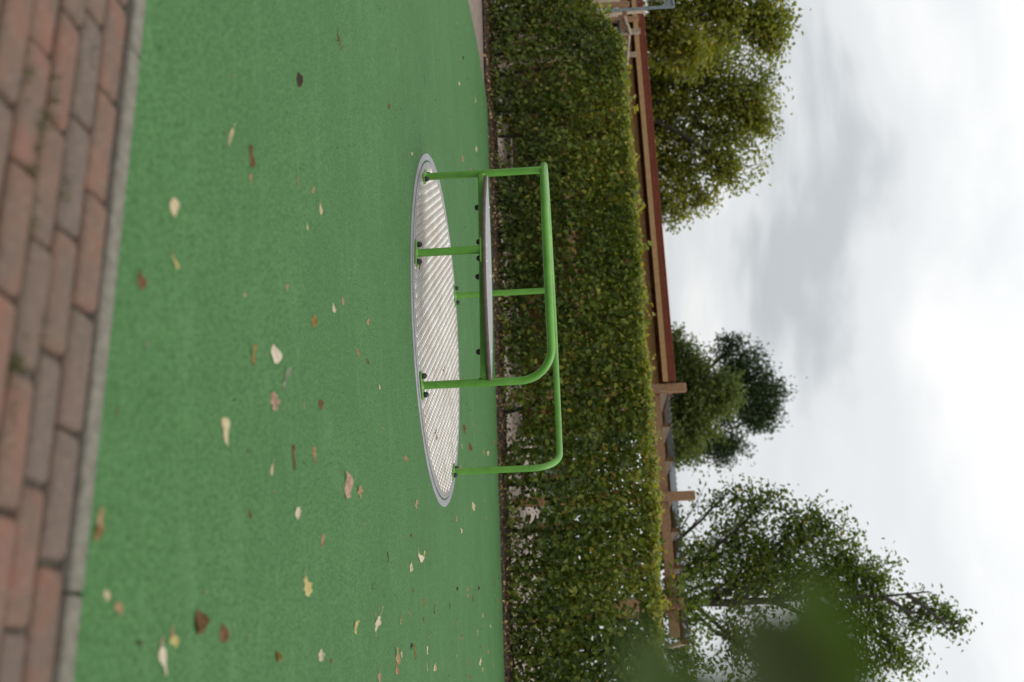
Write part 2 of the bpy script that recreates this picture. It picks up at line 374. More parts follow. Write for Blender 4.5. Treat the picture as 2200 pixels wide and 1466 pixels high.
# ---------------------------------------------------------------- brick paving and kerb
pav = sheet('brick_paving', [tuple(K(a, b_).xy) for a, b_ in ((-4.5, 0.45), (4.5, 0.45), (4.5, KERB_IN), (-4.5, KERB_IN))], -0.020, M['joint'])
def brick_mesh(seed):
    rr = random.Random(seed); b = MB(); rings = []
    L, Wd, c = 0.5, 0.5, 0.09
    def ring(ins, z, jit=0.0):
        out = []
        hx, hy = 0.0975 - ins, 0.0335 - ins
        cr_ = 0.010
        for sx, sy, a0 in ((1, 1, 0), (-1, 1, 90), (-1, -1, 180), (1, -1, 270)):
            for t in (0, 30, 60, 90):
                a = R(a0 + t)
                q = jit * mnoise.noise(Vector((seed * 9.1 + math.cos(a) * 3 + sx * 5, sy * 4 + math.sin(a) * 3, z * 50)))
                out.append((sx * (hx - cr_) + math.cos(a) * cr_ + q, sy * (hy - cr_) + math.sin(a) * cr_ + q, z))
        return out
    jit = 0.0034
    b.loft([ring(0, -0.05, jit), ring(0, -0.010, jit), ring(0.0025, -0.0040, jit), ring(0.009, 0.0, jit * 0.8)])
    me_o = b.build('brick', M['brick'], pav, smooth=True, sharp=50)
    return me_o
protos = [brick_mesh(s) for s in range(6)]
proto_mesh = [o.data for o in protos]
for o in protos: bpy.data.objects.remove(o)
courses = {1: -1.303, 2: -1.437, 3: -1.372, 4: -1.226, 5: -1.056, 6: -1.30, 7: -1.15}
first_b = (1.952 + 1.838) / 2 - 0.002
br = random.Random(5)
for c, a0 in courses.items():
    cb = (1.838 + 0.057) * 0.77 + 0.004 - (c - 1) * 0.0722
    for i in range(-7, 14):
        s0 = (a0 + 0.2625 * i) * 0.77; s1 = (a0 + 0.2625 * (i + 1)) * 0.77
        if s1 < -2.4 or s0 > 1.5: continue
        o = link('brick', proto_mesh[br.randrange(6)], pav)
        L = (s1 - s0) - 0.007 + br.uniform(-0.004, 0.002)
        o.location = K((s0 + s1) / 2 + br.uniform(-0.0015, 0.0015), cb + br.uniform(-0.002, 0.002), -0.004 + br.uniform(-0.004, 0.003))
        o.scale = (L / 0.195, 0.0682 / 0.067 * (br.uniform(0.95, 1.01) if c > 1 else 1.08), 1)
        if c == 1: o.location += kb * 0.0035
        o.rotation_euler = (br.uniform(-0.012, 0.012), br.uniform(-0.008, 0.008), KA + br.uniform(-0.020, 0.020) + (math.pi if br.random() < 0.5 else 0))
kerb = sheet('kerb', [tuple(K(a, b_).xy) for a, b_ in ((-6.5, KERB_IN), (6.5, KERB_IN), (6.5, KERB_OUT), (-6.5, KERB_OUT))], -0.06, M['joint'])
kj = [-4.1, -3.1, -2.1, -1.40 * 0.77 - 0.055, -0.155, 0.845, 1.845, 2.845]
for s0, s1 in zip(kj[:-1], kj[1:]):
    b = MB(); mid = (KERB_IN + KERB_OUT) / 2
    b.beam(K(s0 + 0.002, mid, -0.046), K(s1 - 0.002, mid, -0.046), KERB_OUT - KERB_IN - 0.003, 0.10, c=0.004)
    b.build('kerb_stone', M['concrete'], kerb)
# moss and grass tufts in the joints
mossb = MB()
for (mx, my, n_) in [(118, 218, 26), (85, 290, 34), (76, 340, 18), (75, 470, 22), (40, 770, 26), (150, 390, 12), (95, 700, 10), (30, 900, 16), (205, 100, 8), (60, 180, 10)]:
    p = G(mx, my)
    for i in range(n_):
        q = p + ka * br.gauss(0, 0.022) + kb * br.gauss(0, 0.004)
        h = br.uniform(0.004, 0.014); d = Vector((br.uniform(-1, 1), br.uniform(-1, 1), 0)) * 0.008; s = Vector((br.uniform(-1, 1), br.uniform(-1, 1), 0)).normalized() * 0.0012
        z = -0.018
        mossb.add([q + s + Vector((0, 0, z)), q - s + Vector((0, 0, z)), q + d * 0.5 - s * 0.6 + Vector((0, 0, z * 0 + h * 0.4)), q + d + Vector((0, 0, h))], [(0, 1, 2), (0, 2, 3)])
M['moss'] = m_simple('joint_moss', [(0.3, (0.05, 0.065, 0.015)), (0.7, (0.13, 0.14, 0.04))], 80, 0.9, 0)
tag(mossb.build('moss', M['moss']), 'small tufts of moss and grass in the brick joints', 'moss', kind='stuff')

# ---------------------------------------------------------------- carousel
CC = Vector((-0.0878, 6.1059, 0)); RO = 1.0744
car = thing('carousel', 'low round aluminium carousel with bright green tube rail and a grey bench', 'carousel', CC)
def CP(r, deg, z): return CC + Vector((r * math.cos(R(deg)), r * math.sin(R(deg)), z))
def ringpart(name, r0, r1, z0, z1, m, n=160, c=0.002):
    b = MB(); prof = [(r0, z0), (r0, z1 - c), (r0 + c, z1), (r1 - c, z1), (r1, z1 - c), (r1, z0)]
    np_ = len(prof); vs_ = []; fs = []
    for i in range(n):
        a = 360 * i / n
        for r_, z_ in prof: vs_.append(CP(r_, a, z_))
    for i in range(n):
        j = (i + 1) % n
        for k_ in range(np_ - 1): fs.append((i * np_ + k_, j * np_ + k_, j * np_ + k_ + 1, i * np_ + k_ + 1))
    b.add(vs_, fs); return put(b.build(name, m, smooth=True, sharp=30), car)
ringpart('ground_ring', RO - 0.040, RO, -0.06, 0.0055, M['zinc'])
ringpart('gap_shade', RO - 0.050, RO - 0.0405, -0.06, -0.004, M['gap'])  # dark ring filling the open gap, its shade put into the colour
ringpart('platform_rim', RO - 0.068, RO - 0.050, -0.04, 0.0100, M['zinc'])
RP = RO - 0.0685
b = MB(); b.loft([[CP(RP, 360 * i / 128, -0.04) for i in range(128)], [CP(RP, 360 * i / 128, 0.009) for i in range(128)]]); plate = put(b.build('platform', M['alu']), car)
tb = MB(); pitch = 0.034; rot = R(58)
for i in range(-60, 61):
    for j in range(-60, 61):
        x, y = i * pitch, j * pitch
        if x * x + y * y > (RP - 0.022) ** 2: continue
        a = rot + (R(45) if (i + j) % 2 else R(-45))
        p = CC + Vector((x * math.cos(rot) - y * math.sin(rot), x * math.sin(rot) + y * math.cos(rot), 0.009))
        u = Vector((math.cos(a), math.sin(a), 0)); w = Vector((-u.y, u.x, 0)); L, wd, hh = 0.0185, 0.0050, Vector((0, 0, 0.0026))
        tb.add([p + u * L, p + w * wd, p - u * L, p - w * wd, p + u * L * 0.6 + hh, p + w * wd * 0.35 + hh, p - u * L * 0.6 + hh, p - w * wd * 0.35 + hh],
               [(4, 5, 6, 7), (0, 1, 5, 4), (1, 2, 6, 5), (2, 3, 7, 6), (3, 0, 4, 7)])
tr_ = tb.build('tread_pattern', M['alu_bar'], plate); tr_.matrix_parent_inverse = Matrix.Identity(4); tr_['kind'] = 'stuff'
TR, RR, ZR, BR = 0.0212, 0.962, 0.702, 0.175
AL, AF, AB, AR, ARB = 202.8, 245.3, 105.4, 288.0, 18.3
ZP = 0.0115
def rail_end(a_post, sgn):
    pts = [CP(RR, a_post, z) for z in (ZP, 0.15, 0.3, 0.42)]
    d = math.degrees(BR / RR)
    for i in range(0, 11):
        t = R(9 * i); pts.append(CP(RR, a_post + sgn * d * (1 - math.cos(t)), ZR - BR + BR * math.sin(t)))
    return pts, a_post + sgn * d
e1, s1 = rail_end(ARB, 1); e2, s2 = rail_end(AR, -1)
path = e1 + [CP(RR, s1 + (s2 - s1) * i / 90, ZR) for i in range(1, 90)] + list(reversed(e2))
b = MB(); b.tube(path, TR, 20); put(b.build('hand_rail', M['paint'], smooth=True, sharp=60), car)
for a_, top in ((AL, ZR), (AB, ZR)):
    b = MB(); b.tube([CP(RR, a_, ZP), CP(RR, a_, 0.35), CP(RR, a_, top - 0.008)], TR, 20); put(b.build('post', M['paint'], smooth=True, sharp=60), car)
b = MB(); b.tube([CP(RR, AF, ZP), CP(RR, AF, 0.2), CP(RR, AF, 0.352)], TR, 20); put(b.build('post', M['paint'], smooth=True, sharp=60), car)
def stadium(p, ang, L, Wd, n=10):
    u = Vector((math.cos(ang), math.sin(ang), 0)); w = Vector((-u.y, u.x, 0)); out = []
    for k_ in range(n + 1):
        t = math.pi * k_ / n - math.pi / 2; out.append(p + u * (L / 2 - Wd / 2 + math.cos(t) * Wd / 2) + w * math.sin(t) * Wd / 2)
    for k_ in range(n + 1):
        t = math.pi * k_ / n + math.pi / 2; out.append(p + u * (-L / 2 + Wd / 2 + math.cos(t) * Wd / 2) + w * math.sin(t) * Wd / 2)
    return out
def dome(name, p, r_, h, down=False, parent=None):
    b = MB(); rings = []; s = -1 if down else 1
    for f, z in ((1, 0), (1, 0.35), (0.93, 0.6), (0.72, 0.85), (0.4, 0.97), (0.1, 1.0)):
        rings.append([p + Vector((math.cos(2 * math.pi * k_ / 14) * r_ * f, s * math.sin(2 * math.pi * k_ / 14) * r_ * f, s * z * h)) for k_ in range(14)])
    b.loft(rings); o = b.build(name, M['black'], smooth=True, sharp=70)
    return put(o, car) if parent is None else o
for a_ in (AL, AF, AB, AR, ARB):
    p = CP(RR, a_, 0); ang = R(a_ + 90)
    def st(z, ins): return [q + Vector((0, 0, z)) for q in stadium(p, ang, 0.158 - ins, 0.062 - ins)]
    b = MB(); b.loft([st(ZP, 0), st(ZP + 0.006, 0), st(ZP + 0.008, 0.004)]); fl = put(b.build('base_plate', M['paint'], smooth=True, sharp=30), car)
    u = Vector((math.cos(ang), math.sin(ang), 0))
    for s in (-1, 1): dome('nut_cap', p + u * s * 0.0525 + Vector((0, 0, ZP + 0.008)), 0.0155, 0.026)
    b = MB(); b.tube([p + Vector((0, 0, ZP + 0.008)), p + Vector((0, 0, ZP + 0.014))], [TR + 0.005, TR + 0.0005], 20, cap=False); put(b.build('weld_collar', M['paint'], smooth=True), car)
# bench
pL, pR = CP(RR, AL, 0.341), CP(RR, AR, 0.341)
dch = (pR - pL).normalized()
b = MB(); b.beam(pL + dch * 0.015, pR - dch * 0.015, 0.05, 0.036, c=0.006); put(b.build('bench_bar', M['paint'], smooth=True, sharp=25), car)
for pp, s in ((pL, 1), (pR, -1)):
    b = MB(); b.tube([pp + dch * s * 0.018, pp + dch * s * 0.030], [0.031, 0.022], 16, cap=False); put(b.build('weld_collar', M['paint'], smooth=True), car)
fang = R(AF + 90)
b = MB(); fp = CP(RR - 0.005, AF, 0)
b.loft([[q + Vector((0, 0, z)) for q in stadium(fp, fang, 0.150, 0.060)] for z in (0.352, 0.3595)]); put(b.build('bench_flange', M['paint'], smooth=True, sharp=30), car)
# seat board: a lens between the rim arc and an inward bulge
A0, A1, RS = 207.5, 288.2, 0.975
am, hw_ = (A0 + A1) / 2, (A1 - A0) / 2
outer, inner = [], []
nS = 44
ch0, ch1 = CP(RS, A0, 0), CP(RS, A1, 0)
inw = (CC - (ch0 + ch1) / 2); inw.z = 0; inw.normalize()
for i in range(nS + 1):
    t = -1 + 2 * i / nS
    po = CP(RS, am + hw_ * t, 0)
    pi_ = ch0.lerp(ch1, (t + 1) / 2) + inw * 0.145 * (1 - abs(t) ** 2.2)
    cm = (po + pi_) / 2; hwid = (po - pi_).length / 2
    dirn = (po - pi_).normalized() if hwid > 1e-4 else -inw
    k_ = min(1.0, (max(0.0, 1 - abs(t)) / 0.10)) ; extra = 0.030 * math.sqrt(max(0, 1 - (1 - k_) ** 2))
    outer.append(cm + dirn * max(hwid - 0.004, extra)); inner.append(cm - dirn * max(hwid - 0.004, extra))
outl = outer + list(reversed(inner))[1:-1]
cen = sum(outl, Vector()) / len(outl)
def sring(ins, z):
    out = []
    n_ = len(outl)
    for i, p in enumerate(outl):
        t = (outl[(i + 1) % n_] - outl[i - 1]); nrm = Vector((t.y, -t.x, 0)).normalized() if t.length > 1e-6 else Vector()
        out.append(p - nrm * ins * SGN + Vector((0, 0, z)))
    return out
area = sum(outl[i].x * outl[(i + 1) % len(outl)].y - outl[(i + 1) % len(outl)].x * outl[i].y for i in range(len(outl)))
SGN = 1 if area > 0 else -1
b = MB(); b.loft([sring(0.006, 0.3600), sring(0.001, 0.3640), sring(0, 0.3680), sring(0, 0.3745), sring(0.0015, 0.3790)], 0, 0)
b.f.pop(); b.m.pop()
n_o = len(outl); top0 = len(b.v) - n_o
r5 = sring(0.005, 0.3825); r6 = sring(0.011, 0.3838)
b.add(r5 + r6, [], 0); o5 = top0 + n_o; o6 = o5 + n_o
for k_ in range(n_o):
    k2 = (k_ + 1) % n_o
    b.f.append((top0 + k_, top0 + k2, o5 + k2, o5 + k_)); b.m.append(0)
    b.f.append((o5 + k_, o5 + k2, o6 + k2, o6 + k_)); b.m.append(1)
b.f.append(tuple(o6 + k_ for k_ in range(n_o))); b.m.append(1)
seat = put(b.build('bench_seat', [M['hpl_edge'], M['hpl']], smooth=True, sharp=40), car)
# bolts through the seat: caps under the bar and flange, screw heads on top
for (py_) in (446, 595, 757):
    t = None; best = None
    for i in range(200):
        q = pL.lerp(pR, i / 199); r_ = q - CAM; yy = 733 - FPX * r_.dot(CY) / -r_.dot(CZ)
        if best is None or abs(yy - py_) < best: best = abs(yy - py_); t = q
    dome('nut_cap', Vector((t.x, t.y, 0.3235)), 0.0165, 0.024, True)
    b = MB(); q = Vector((t.x, t.y, 0.3836)); b.tube([q, q + Vector((0, 0, 0.002))], [0.009, 0.007], 12); put(b.build('screw_head', M['steel'], smooth=True, sharp=40), car)
for s in (-1, 1):
    q = fp + Vector((math.cos(fang), math.sin(fang), 0)) * s * 0.05
    dome('nut_cap', q + Vector((0, 0, 0.3525)), 0.0155, 0.022, True)
    q = q + (CC - q).normalized() * 0.03
    b = MB(); q = Vector((q.x, q.y, 0.3836)); b.tube([q, q + Vector((0, 0, 0.002))], [0.009, 0.007], 12); put(b.build('screw_head', M['steel'], smooth=True, sharp=40), car)
for o in car.children:
    if o.name.startswith('bench_seat'): o['label'] = 'grey lens-shaped seat board with brown edge'
    if o.name.startswith('platform') and 'rim' not in o.name: o['label'] = 'worn aluminium tread plate disc'

# ---------------------------------------------------------------- leaf cloud helper
def vnoise(P, freq, seed=0):
    """smooth value noise 0..1 on points (n,3)"""
    Q = P * freq + seed * 17.31; I = np.floor(Q).astype(np.int64); Fr = Q - I; Fr = Fr * Fr * (3 - 2 * Fr)
    def hsh(ix, iy, iz):
        h = (ix * 374761393 + iy * 668265263 + iz * 2147483647 + seed * 1274126177) & 0xffffffff
        h = ((h ^ (h >> 13)) * 1274126177) & 0xffffffff
        return ((h ^ (h >> 16)) & 0xffff) / 65535.0
    out = np.zeros(len(P))
    for dx in (0, 1):
        for dy in (0, 1):
            for dz in (0, 1):
                w = (Fr[:, 0] if dx else 1 - Fr[:, 0]) * (Fr[:, 1] if dy else 1 - Fr[:, 1]) * (Fr[:, 2] if dz else 1 - Fr[:, 2])
                out += w * hsh(I[:, 0] + dx, I[:, 1] + dy, I[:, 2] + dz)
    return out
def unit(v): return v / np.maximum(np.linalg.norm(v, axis=1, keepdims=True), 1e-9)
def leaf_mesh(name, P, Nrm, size, tone, m, aspect=0.62, fold=0.22, droop=0.15, dirs=None):
    """one mesh of many six-point leaves folded along the midrib"""
    n = len(P); Nrm = unit(Nrm)
    D = rng.normal(size=(n, 3)) if dirs is None else dirs
    D = unit(D - Nrm * np.sum(D * Nrm, axis=1, keepdims=True)); S = np.cross(Nrm, D)
    L = size[:, None]; Wd = L * aspect * 0.5
    up = Nrm * L * fold * aspect
    dr = Nrm * L * droop
    V = np.empty((n, 6, 3))
    V[:, 0] = P
    V[:, 1] = P + D * L * 0.36 + S * Wd + up - dr * 0.1
    V[:, 2] = P + D * L * 0.74 + S * Wd * 0.72 + up * 0.7 - dr * 0.5
    V[:, 3] = P + D * L - dr
    V[:, 4] = P + D * L * 0.74 - S * Wd * 0.72 + up * 0.7 - dr * 0.5
    V[:, 5] = P + D * L * 0.36 - S * Wd + up - dr * 0.1
    me = bpy.data.meshes.new(name)
    me.vertices.add(n * 6); me.vertices.foreach_set('co', V.reshape(-1).astype(np.float32))
    base = (np.arange(n) * 6)[:, None]
    F = np.concatenate([base + np.array([0, 1, 2, 3]), base + np.array([0, 3, 4, 5])], axis=1).reshape(-1)
    me.loops.add(n * 8); me.loops.foreach_set('vertex_index', F.astype(np.int32))
    me.polygons.add(n * 2); me.polygons.foreach_set('loop_start', (np.arange(n * 2) * 4).astype(np.int32))
    me.polygons.foreach_set('loop_total', np.full(n * 2, 4, np.int32))
    at_ = me.attributes.new('tone', 'FLOAT', 'POINT'); at_.data.foreach_set('value', np.repeat(np.clip(tone, 0, 1), 6).astype(np.float32))
    me.materials.append(m); me.update(calc_edges=True); me.validate()
    return me

# ---------------------------------------------------------------- hedge
hedge = thing('hedge', 'clipped leafy hornbeam hedge turning yellow behind the green play surface', 'hedge', H(-3.5, 11.1, 0))
HB0, HB1 = 10.76, 11.40
def htop(a):
    t = np.where(a < -7.0, 1.69 - (-7.0 - a) * 0.52, 1.70)
    t = np.where(a > -1.5, 1.70 - (a + 1.5) * 0.045, t)
    return np.maximum(t, 0.6)
n = 84000
A_ = rng.uniform(-9.6, 2.2, n)
U = rng.random(n)
# most leaves near the front, back and top skins
skin = rng.random(n)
Bq = np.where(skin < 0.55, HB0 + np.abs(rng.normal(0, 0.10, n)), np.where(skin < 0.72, HB1 - np.abs(rng.normal(0, 0.09, n)), rng.uniform(HB0, HB1, n)))
top = htop(A_)
Zq = 0.05 + (top - 0.05) * rng.random(n) ** 0.90
mt = rng.random(n) < 0.16
Zq = np.where(mt, top - np.abs(rng.normal(0, 0.07, n)), Zq)
Bq = np.where(mt, rng.uniform(HB0, HB1, n), Bq)
Q = np.stack([A_, Bq * 1.0, Zq], 1)
bulge = (vnoise(np.stack([A_, A_ * 0 + 3, Zq], 1), 1.6, 2) - 0.5) * 0.22 + (vnoise(np.stack([A_, A_ * 0, Zq], 1), 5.0, 3) - 0.5) * 0.12
Bq = Bq + np.where(Bq < 11.1, bulge, -bulge)
Zq = Zq + np.where(mt, (vnoise(np.stack([A_, Bq, Zq * 0], 1), 3.5, 4) - 0.5) * 0.10, 0)
g1 = vnoise(np.stack([A_, Zq * 0.0 + 1, Zq], 1), 2.6, 5); g2 = vnoise(np.stack([A_, Bq, Zq], 1), 6.5, 6)
sparse_low = np.clip((0.55 - Zq) / 0.5, 0, 1) * np.where(A_ > -6.0, 1.0, 0.35)
right = np.clip((A_ + 3.2) / 3.0, 0, 1)
keep = (0.95 - 0.42 * sparse_low - 0.11 * right)
hole = 0.36 * g1 + 0.30 * g2 + 0.34 * vnoise(np.stack([A_, Bq * 0.6, Zq], 1), 13.0, 7)
kp = hole + rng.normal(0, 0.045, n) > 0.5 - (keep - 0.5) * 0.34
A_, Bq, Zq, mt = A_[kp], Bq[kp], Zq[kp], mt[kp]
# stray shoots above the clipped top and out of the face
for _ in range(130):
    ca = rng.uniform(-9.4, 2.1); k_ = int(rng.integers(5, 11)); upw = rng.random() < 0.62
    t_ = np.linspace(0.2, 1, k_)
    if upw:
        cb0 = rng.uniform(HB0, HB1); hh_ = rng.uniform(0.04, 0.13)
        sa_, sb_, sz_ = ca + rng.normal(0, 0.04) * t_, cb0 + rng.normal(0, 0.03) * t_, float(htop(np.array([ca]))[0]) - 0.02 + hh_ * t_
    else:
        cz0 = rng.uniform(0.3, 1.5); hh_ = rng.uniform(0.06, 0.16)
        sa_, sb_, sz_ = ca + rng.normal(0, 0.08) * t_, HB0 - hh_ * t_, cz0 + 0.08 * t_
    A_ = np.concatenate([A_, sa_ + rng.normal(0, 0.012, k_)]); Bq = np.concatenate([Bq, sb_ + rng.normal(0, 0.012, k_)]); Zq = np.concatenate([Zq, sz_ + rng.normal(0, 0.01, k_)]); mt = np.concatenate([mt, np.full(k_, upw)])
PW = np.outer(A_, np.array(ha)) + np.outer(Bq, np.array(hb)); PW[:, 2] = Zq
nn = len(A_)
front = np.where(Bq < 11.1, -1.0, 1.0)
Nr = np.outer(front, np.array(hb)) * 0.75 + rng.normal(0, 0.55, (nn, 3)) + np.array([0, 0, 0.55])
Nr[mt] += np.array([0, 0, 0.9])
dd = rng.normal(0, 0.8, (nn, 3)) + np.array([0, 0, -0.35])
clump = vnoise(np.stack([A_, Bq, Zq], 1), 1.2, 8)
aut = np.clip((vnoise(np.stack([A_, A_ * 0, Zq], 1), 0.9, 9) - 0.35) * 1.6, 0, 1) * np.clip((Zq - 0.2) / 1.0, 0.1, 1) * np.clip((A_ + 7.5) / 4.0, 0.15, 1)  # autumn yellowing; its growth with height also paints in the top-lit look
tone = 0.06 + 0.52 * rng.random(nn) ** 1.4 + 0.42 * (clump - 0.5) + 0.13 * (Zq / 1.7) + 0.06 * np.clip((A_ + 7) / 6, 0, 1)  # height term lightens upper leaves, light from above put into their colour
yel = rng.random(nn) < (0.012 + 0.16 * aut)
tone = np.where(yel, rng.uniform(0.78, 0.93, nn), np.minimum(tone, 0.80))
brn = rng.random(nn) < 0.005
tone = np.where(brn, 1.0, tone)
tone = np.where(mt & ~yel & ~brn, np.clip(tone + 0.32, 0, 0.86), tone)  # crest leaves lifted in tone, painting the hedge top as brightly lit
size = 0.032 + 0.054 * rng.random(nn) ** 1.4
# the 300 that show largest as single leaf parts
nx = 300
score = (Bq - HB0) + rng.random(nn) * 0.25
order = np.argsort(score)
big = order[:2600][rng.choice(2600, nx, replace=False)]
restm = np.ones(nn, bool); restm[big] = False
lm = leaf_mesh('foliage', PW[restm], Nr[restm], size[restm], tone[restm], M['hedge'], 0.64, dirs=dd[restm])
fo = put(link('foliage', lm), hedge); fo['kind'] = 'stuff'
variants = []
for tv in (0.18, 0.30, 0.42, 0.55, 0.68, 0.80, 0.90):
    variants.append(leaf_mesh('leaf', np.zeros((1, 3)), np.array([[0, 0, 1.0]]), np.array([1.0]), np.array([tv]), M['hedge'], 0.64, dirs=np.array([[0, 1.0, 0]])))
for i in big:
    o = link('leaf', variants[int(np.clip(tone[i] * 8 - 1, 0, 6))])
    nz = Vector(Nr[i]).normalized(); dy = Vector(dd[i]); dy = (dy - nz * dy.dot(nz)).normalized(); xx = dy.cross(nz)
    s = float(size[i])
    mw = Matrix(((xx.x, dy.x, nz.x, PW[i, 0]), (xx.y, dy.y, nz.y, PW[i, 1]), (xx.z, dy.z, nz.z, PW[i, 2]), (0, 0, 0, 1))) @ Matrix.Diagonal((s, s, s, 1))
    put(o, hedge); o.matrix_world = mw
hr = random.Random(3)
a = -9.4
while a < 2.2:
    b = MB(); p = H(a + hr.uniform(-.05, .05), 11.10 + hr.uniform(-.08, .08), -0.03); pth = [p.copy()]
    lean = Vector((hr.uniform(-.16, .16), hr.uniform(-.05, .05), 1)).normalized(); zt = float(htop(np.array([a]))[()] if False else htop(np.array([a]))[0]) - 0.15
    q = p.copy()
    for i in range(7):
        q = q + lean * (zt / 7); q = q + Vector((hr.uniform(-.02, .02), hr.uniform(-.02, .02), 0)); pth.append(q.copy())
    b.tube(pth, [0.026, 0.023, 0.020, 0.018, 0.015, 0.012, 0.009, 0.006], 7)
    stem = put(b.build('stem', M['bark'], smooth=True), hedge)
    bb = MB()
    for k_ in range(26):
        i0 = hr.randrange(1, 7); q0 = pth[i0]; dirv = (ha * hr.uniform(-1, 1) + hb * hr.uniform(-.9, .9) + Vector((0, 0, hr.uniform(0.0, .8)))).normalized()
        L = hr.uniform(0.14, 0.36); q1 = q0 + dirv * L * 0.55 + Vector((0, 0, .02)); q2 = q0 + dirv * L
        if q2.z > zt + 0.1: q2.z = zt + 0.1
        bb.tube([q0, q1, q2], [0.006, 0.004, 0.002], 4, cap=False)
    bo = bb.build('twigs', M['bark'], stem); bo['kind'] = 'stuff'
    a += hr.uniform(0.36, 0.52)
# leaf litter lying on the soil and along the rubber's far edge
n = 2600
la = rng.uniform(-9, 3, n); lb = B_BED + np.abs(rng.normal(0, 0.30, n)) + 0.0
lb = np.where(rng.random(n) < 0.10, B_BED - np.abs(rng.normal(0, 0.10, n)), lb)
lb = np.minimum(lb, B_BED + 1.2)
PL = np.outer(la, np.array(ha)) + np.outer(lb, np.array(hb))
tt = (lb - B_BED) / 1.3
PL[:, 2] = np.where(tt > 0, 0.004 + 0.075 * np.sin(np.pi * np.clip(tt * 1.15, 0, 1)), 0.006)
lit = leaf_mesh('leaf_litter', PL, rng.normal(0, 0.55, (n, 3)) + np.array([0, 0, 1.0]), rng.uniform(0.025, 0.055, n), rng.random(n),
                m_leaf('litter_leaf', [(0.0, (0.06, 0.032, 0.016)), (0.5, (0.15, 0.085, 0.04)), (0.85, (0.33, 0.21, 0.10)), (1.0, (0.48, 0.36, 0.16))], 0.15), 0.6)
tag(link('leaf_litter', lit), 'brown and tan leaf litter strewn along the foot of the hedge', 'leaf litter', kind='stuff')
# low weeds at the hedge foot
n = 1500
wa = np.concatenate([rng.normal(c, 0.22, n // 10) for c in rng.uniform(-8.8, 2.4, 10)]); wn_ = len(wa)
wb = rng.uniform(10.68, 11.5, wn_)
PWd = np.outer(wa, np.array(ha)) + np.outer(wb, np.array(hb)); PWd[:, 2] = 0.05 + np.abs(rng.normal(0, 0.05, wn_))
tag(link('weeds', leaf_mesh('weeds', PWd, rng.normal(0, 0.6, (wn_, 3)) + np.array([0, -0.3, 0.6]), rng.uniform(0.03, 0.07, wn_), rng.uniform(0.2, 0.75, wn_), M['hedge'], 0.35)), 'low green weeds growing in the soil under the hedge', 'weeds', kind='stuff')

# ---------------------------------------------------------------- timber shelter with pergola
SA = -R(18.6)
sa = Vector((math.cos(SA), math.sin(SA), 0)); sb = Vector((-math.sin(SA), math.cos(SA), 0))
P3 = G(1115, 1310); P3.z = 0
def S(a, b, z): p = P3 + sa * a + sb * b; return Vector((p.x, p.y, z))
def s_at(py, b=0.0):
    """distance along the shelter line that shows at photo height py"""
    best = min(((abs(733 - FPX * (S(i * 0.01, b, 2.0) - CAM).dot(CY) / -(S(i * 0.01, b, 2.0) - CAM).dot(CZ) - py)), i * 0.01) for i in range(-1100, 300))
    return best[1]
a1, a2 = s_at(838), s_at(1069)
shel = thing('timber_shelter', 'long timber shelter with red roof edge and open pergola behind the hedge', 'shelter', S(a1, 0, 0))
def part(name, m, fn, parent=shel):
    b = MB(); fn(b); return put(b.build(name, m), parent)
BZ0, BZ1 = 1.935, 2.065
aL = s_at(-260)
# front posts of the pergola, each bolted to the beam's front face
for a_, tp in ((a1, 2.42), (a2, 2.41)):
    part('post', M['wood'], lambda b: b.beam(S(a_, -0.055, -0.02), S(a_, -0.055, tp), 0.118, 0.10, up=-sb, c=0.006))
    for dz in (-0.03, 0.03): part('bolt', M['galv'], lambda b: b.tube([S(a_ + dz, -0.104, 2.0 + dz), S(a_ + dz, -0.116, 2.0 + dz)], 0.013, 10))
part('post', M['wood'], lambda b: b.beam(S(0, -0.055, 0.98), S(0, -0.055, 2.14), 0.135, 0.10, up=-sb, c=0.006))
part('post_foot', M['steel_dark'], lambda b: b.beam(S(0, -0.055, -0.02), S(0, -0.055, 1.0), 0.150, 0.115, up=-sb, c=0.004))
part('front_beam', M['wood'], lambda b: b.beam(S(a1 + 0.06, 0.04, (BZ0 + BZ1) / 2), S(0.42, 0.04, (BZ0 + BZ1) / 2), 0.08, 0.13, c=0.006))
part('back_beam', M['wood'], lambda b: b.beam(S(a1 - 0.1, 2.2, 1.98), S(0.42, 2.2, 1.98), 0.08, 0.13, c=0.006))
for a_ in (a1, (a1 + a2) / 2, a2, a2 / 2, 0): part('back_post', M['wood'], lambda b: b.beam(S(a_, 2.28, -0.02), S(a_, 2.28, 2.1), 0.10, 0.10, up=-sb, c=0.005))
a_ = a1 + 0.03
i = 0
rafters = []
while a_ < 0.5:
    rafters.append(a_); r_o = part('rafter', M['wood_pale'], lambda b: b.beam(S(a_, 0.0, 2.118), S(a_, 2.35, 2.118), 0.045, 0.10, c=0.004))
    cap_ = MB(); cap_.beam(S(a_, -0.014, 2.118), S(a_, -0.001, 2.118), 0.052, 0.106, c=0.003); co_ = cap_.build('rafter_end', M['wood_dark']); put(co_, shel)
    a_ += 0.478
# knee braces under the front beam, running back
for a_ in rafters[::2]:
    part('brace', M['wood_pale'], lambda b: b.beam(S(a_ + 0.05, 0.10, 1.93), S(a_ + 0.05, 0.75, 1.50), 0.05, 0.08, c=0.004))
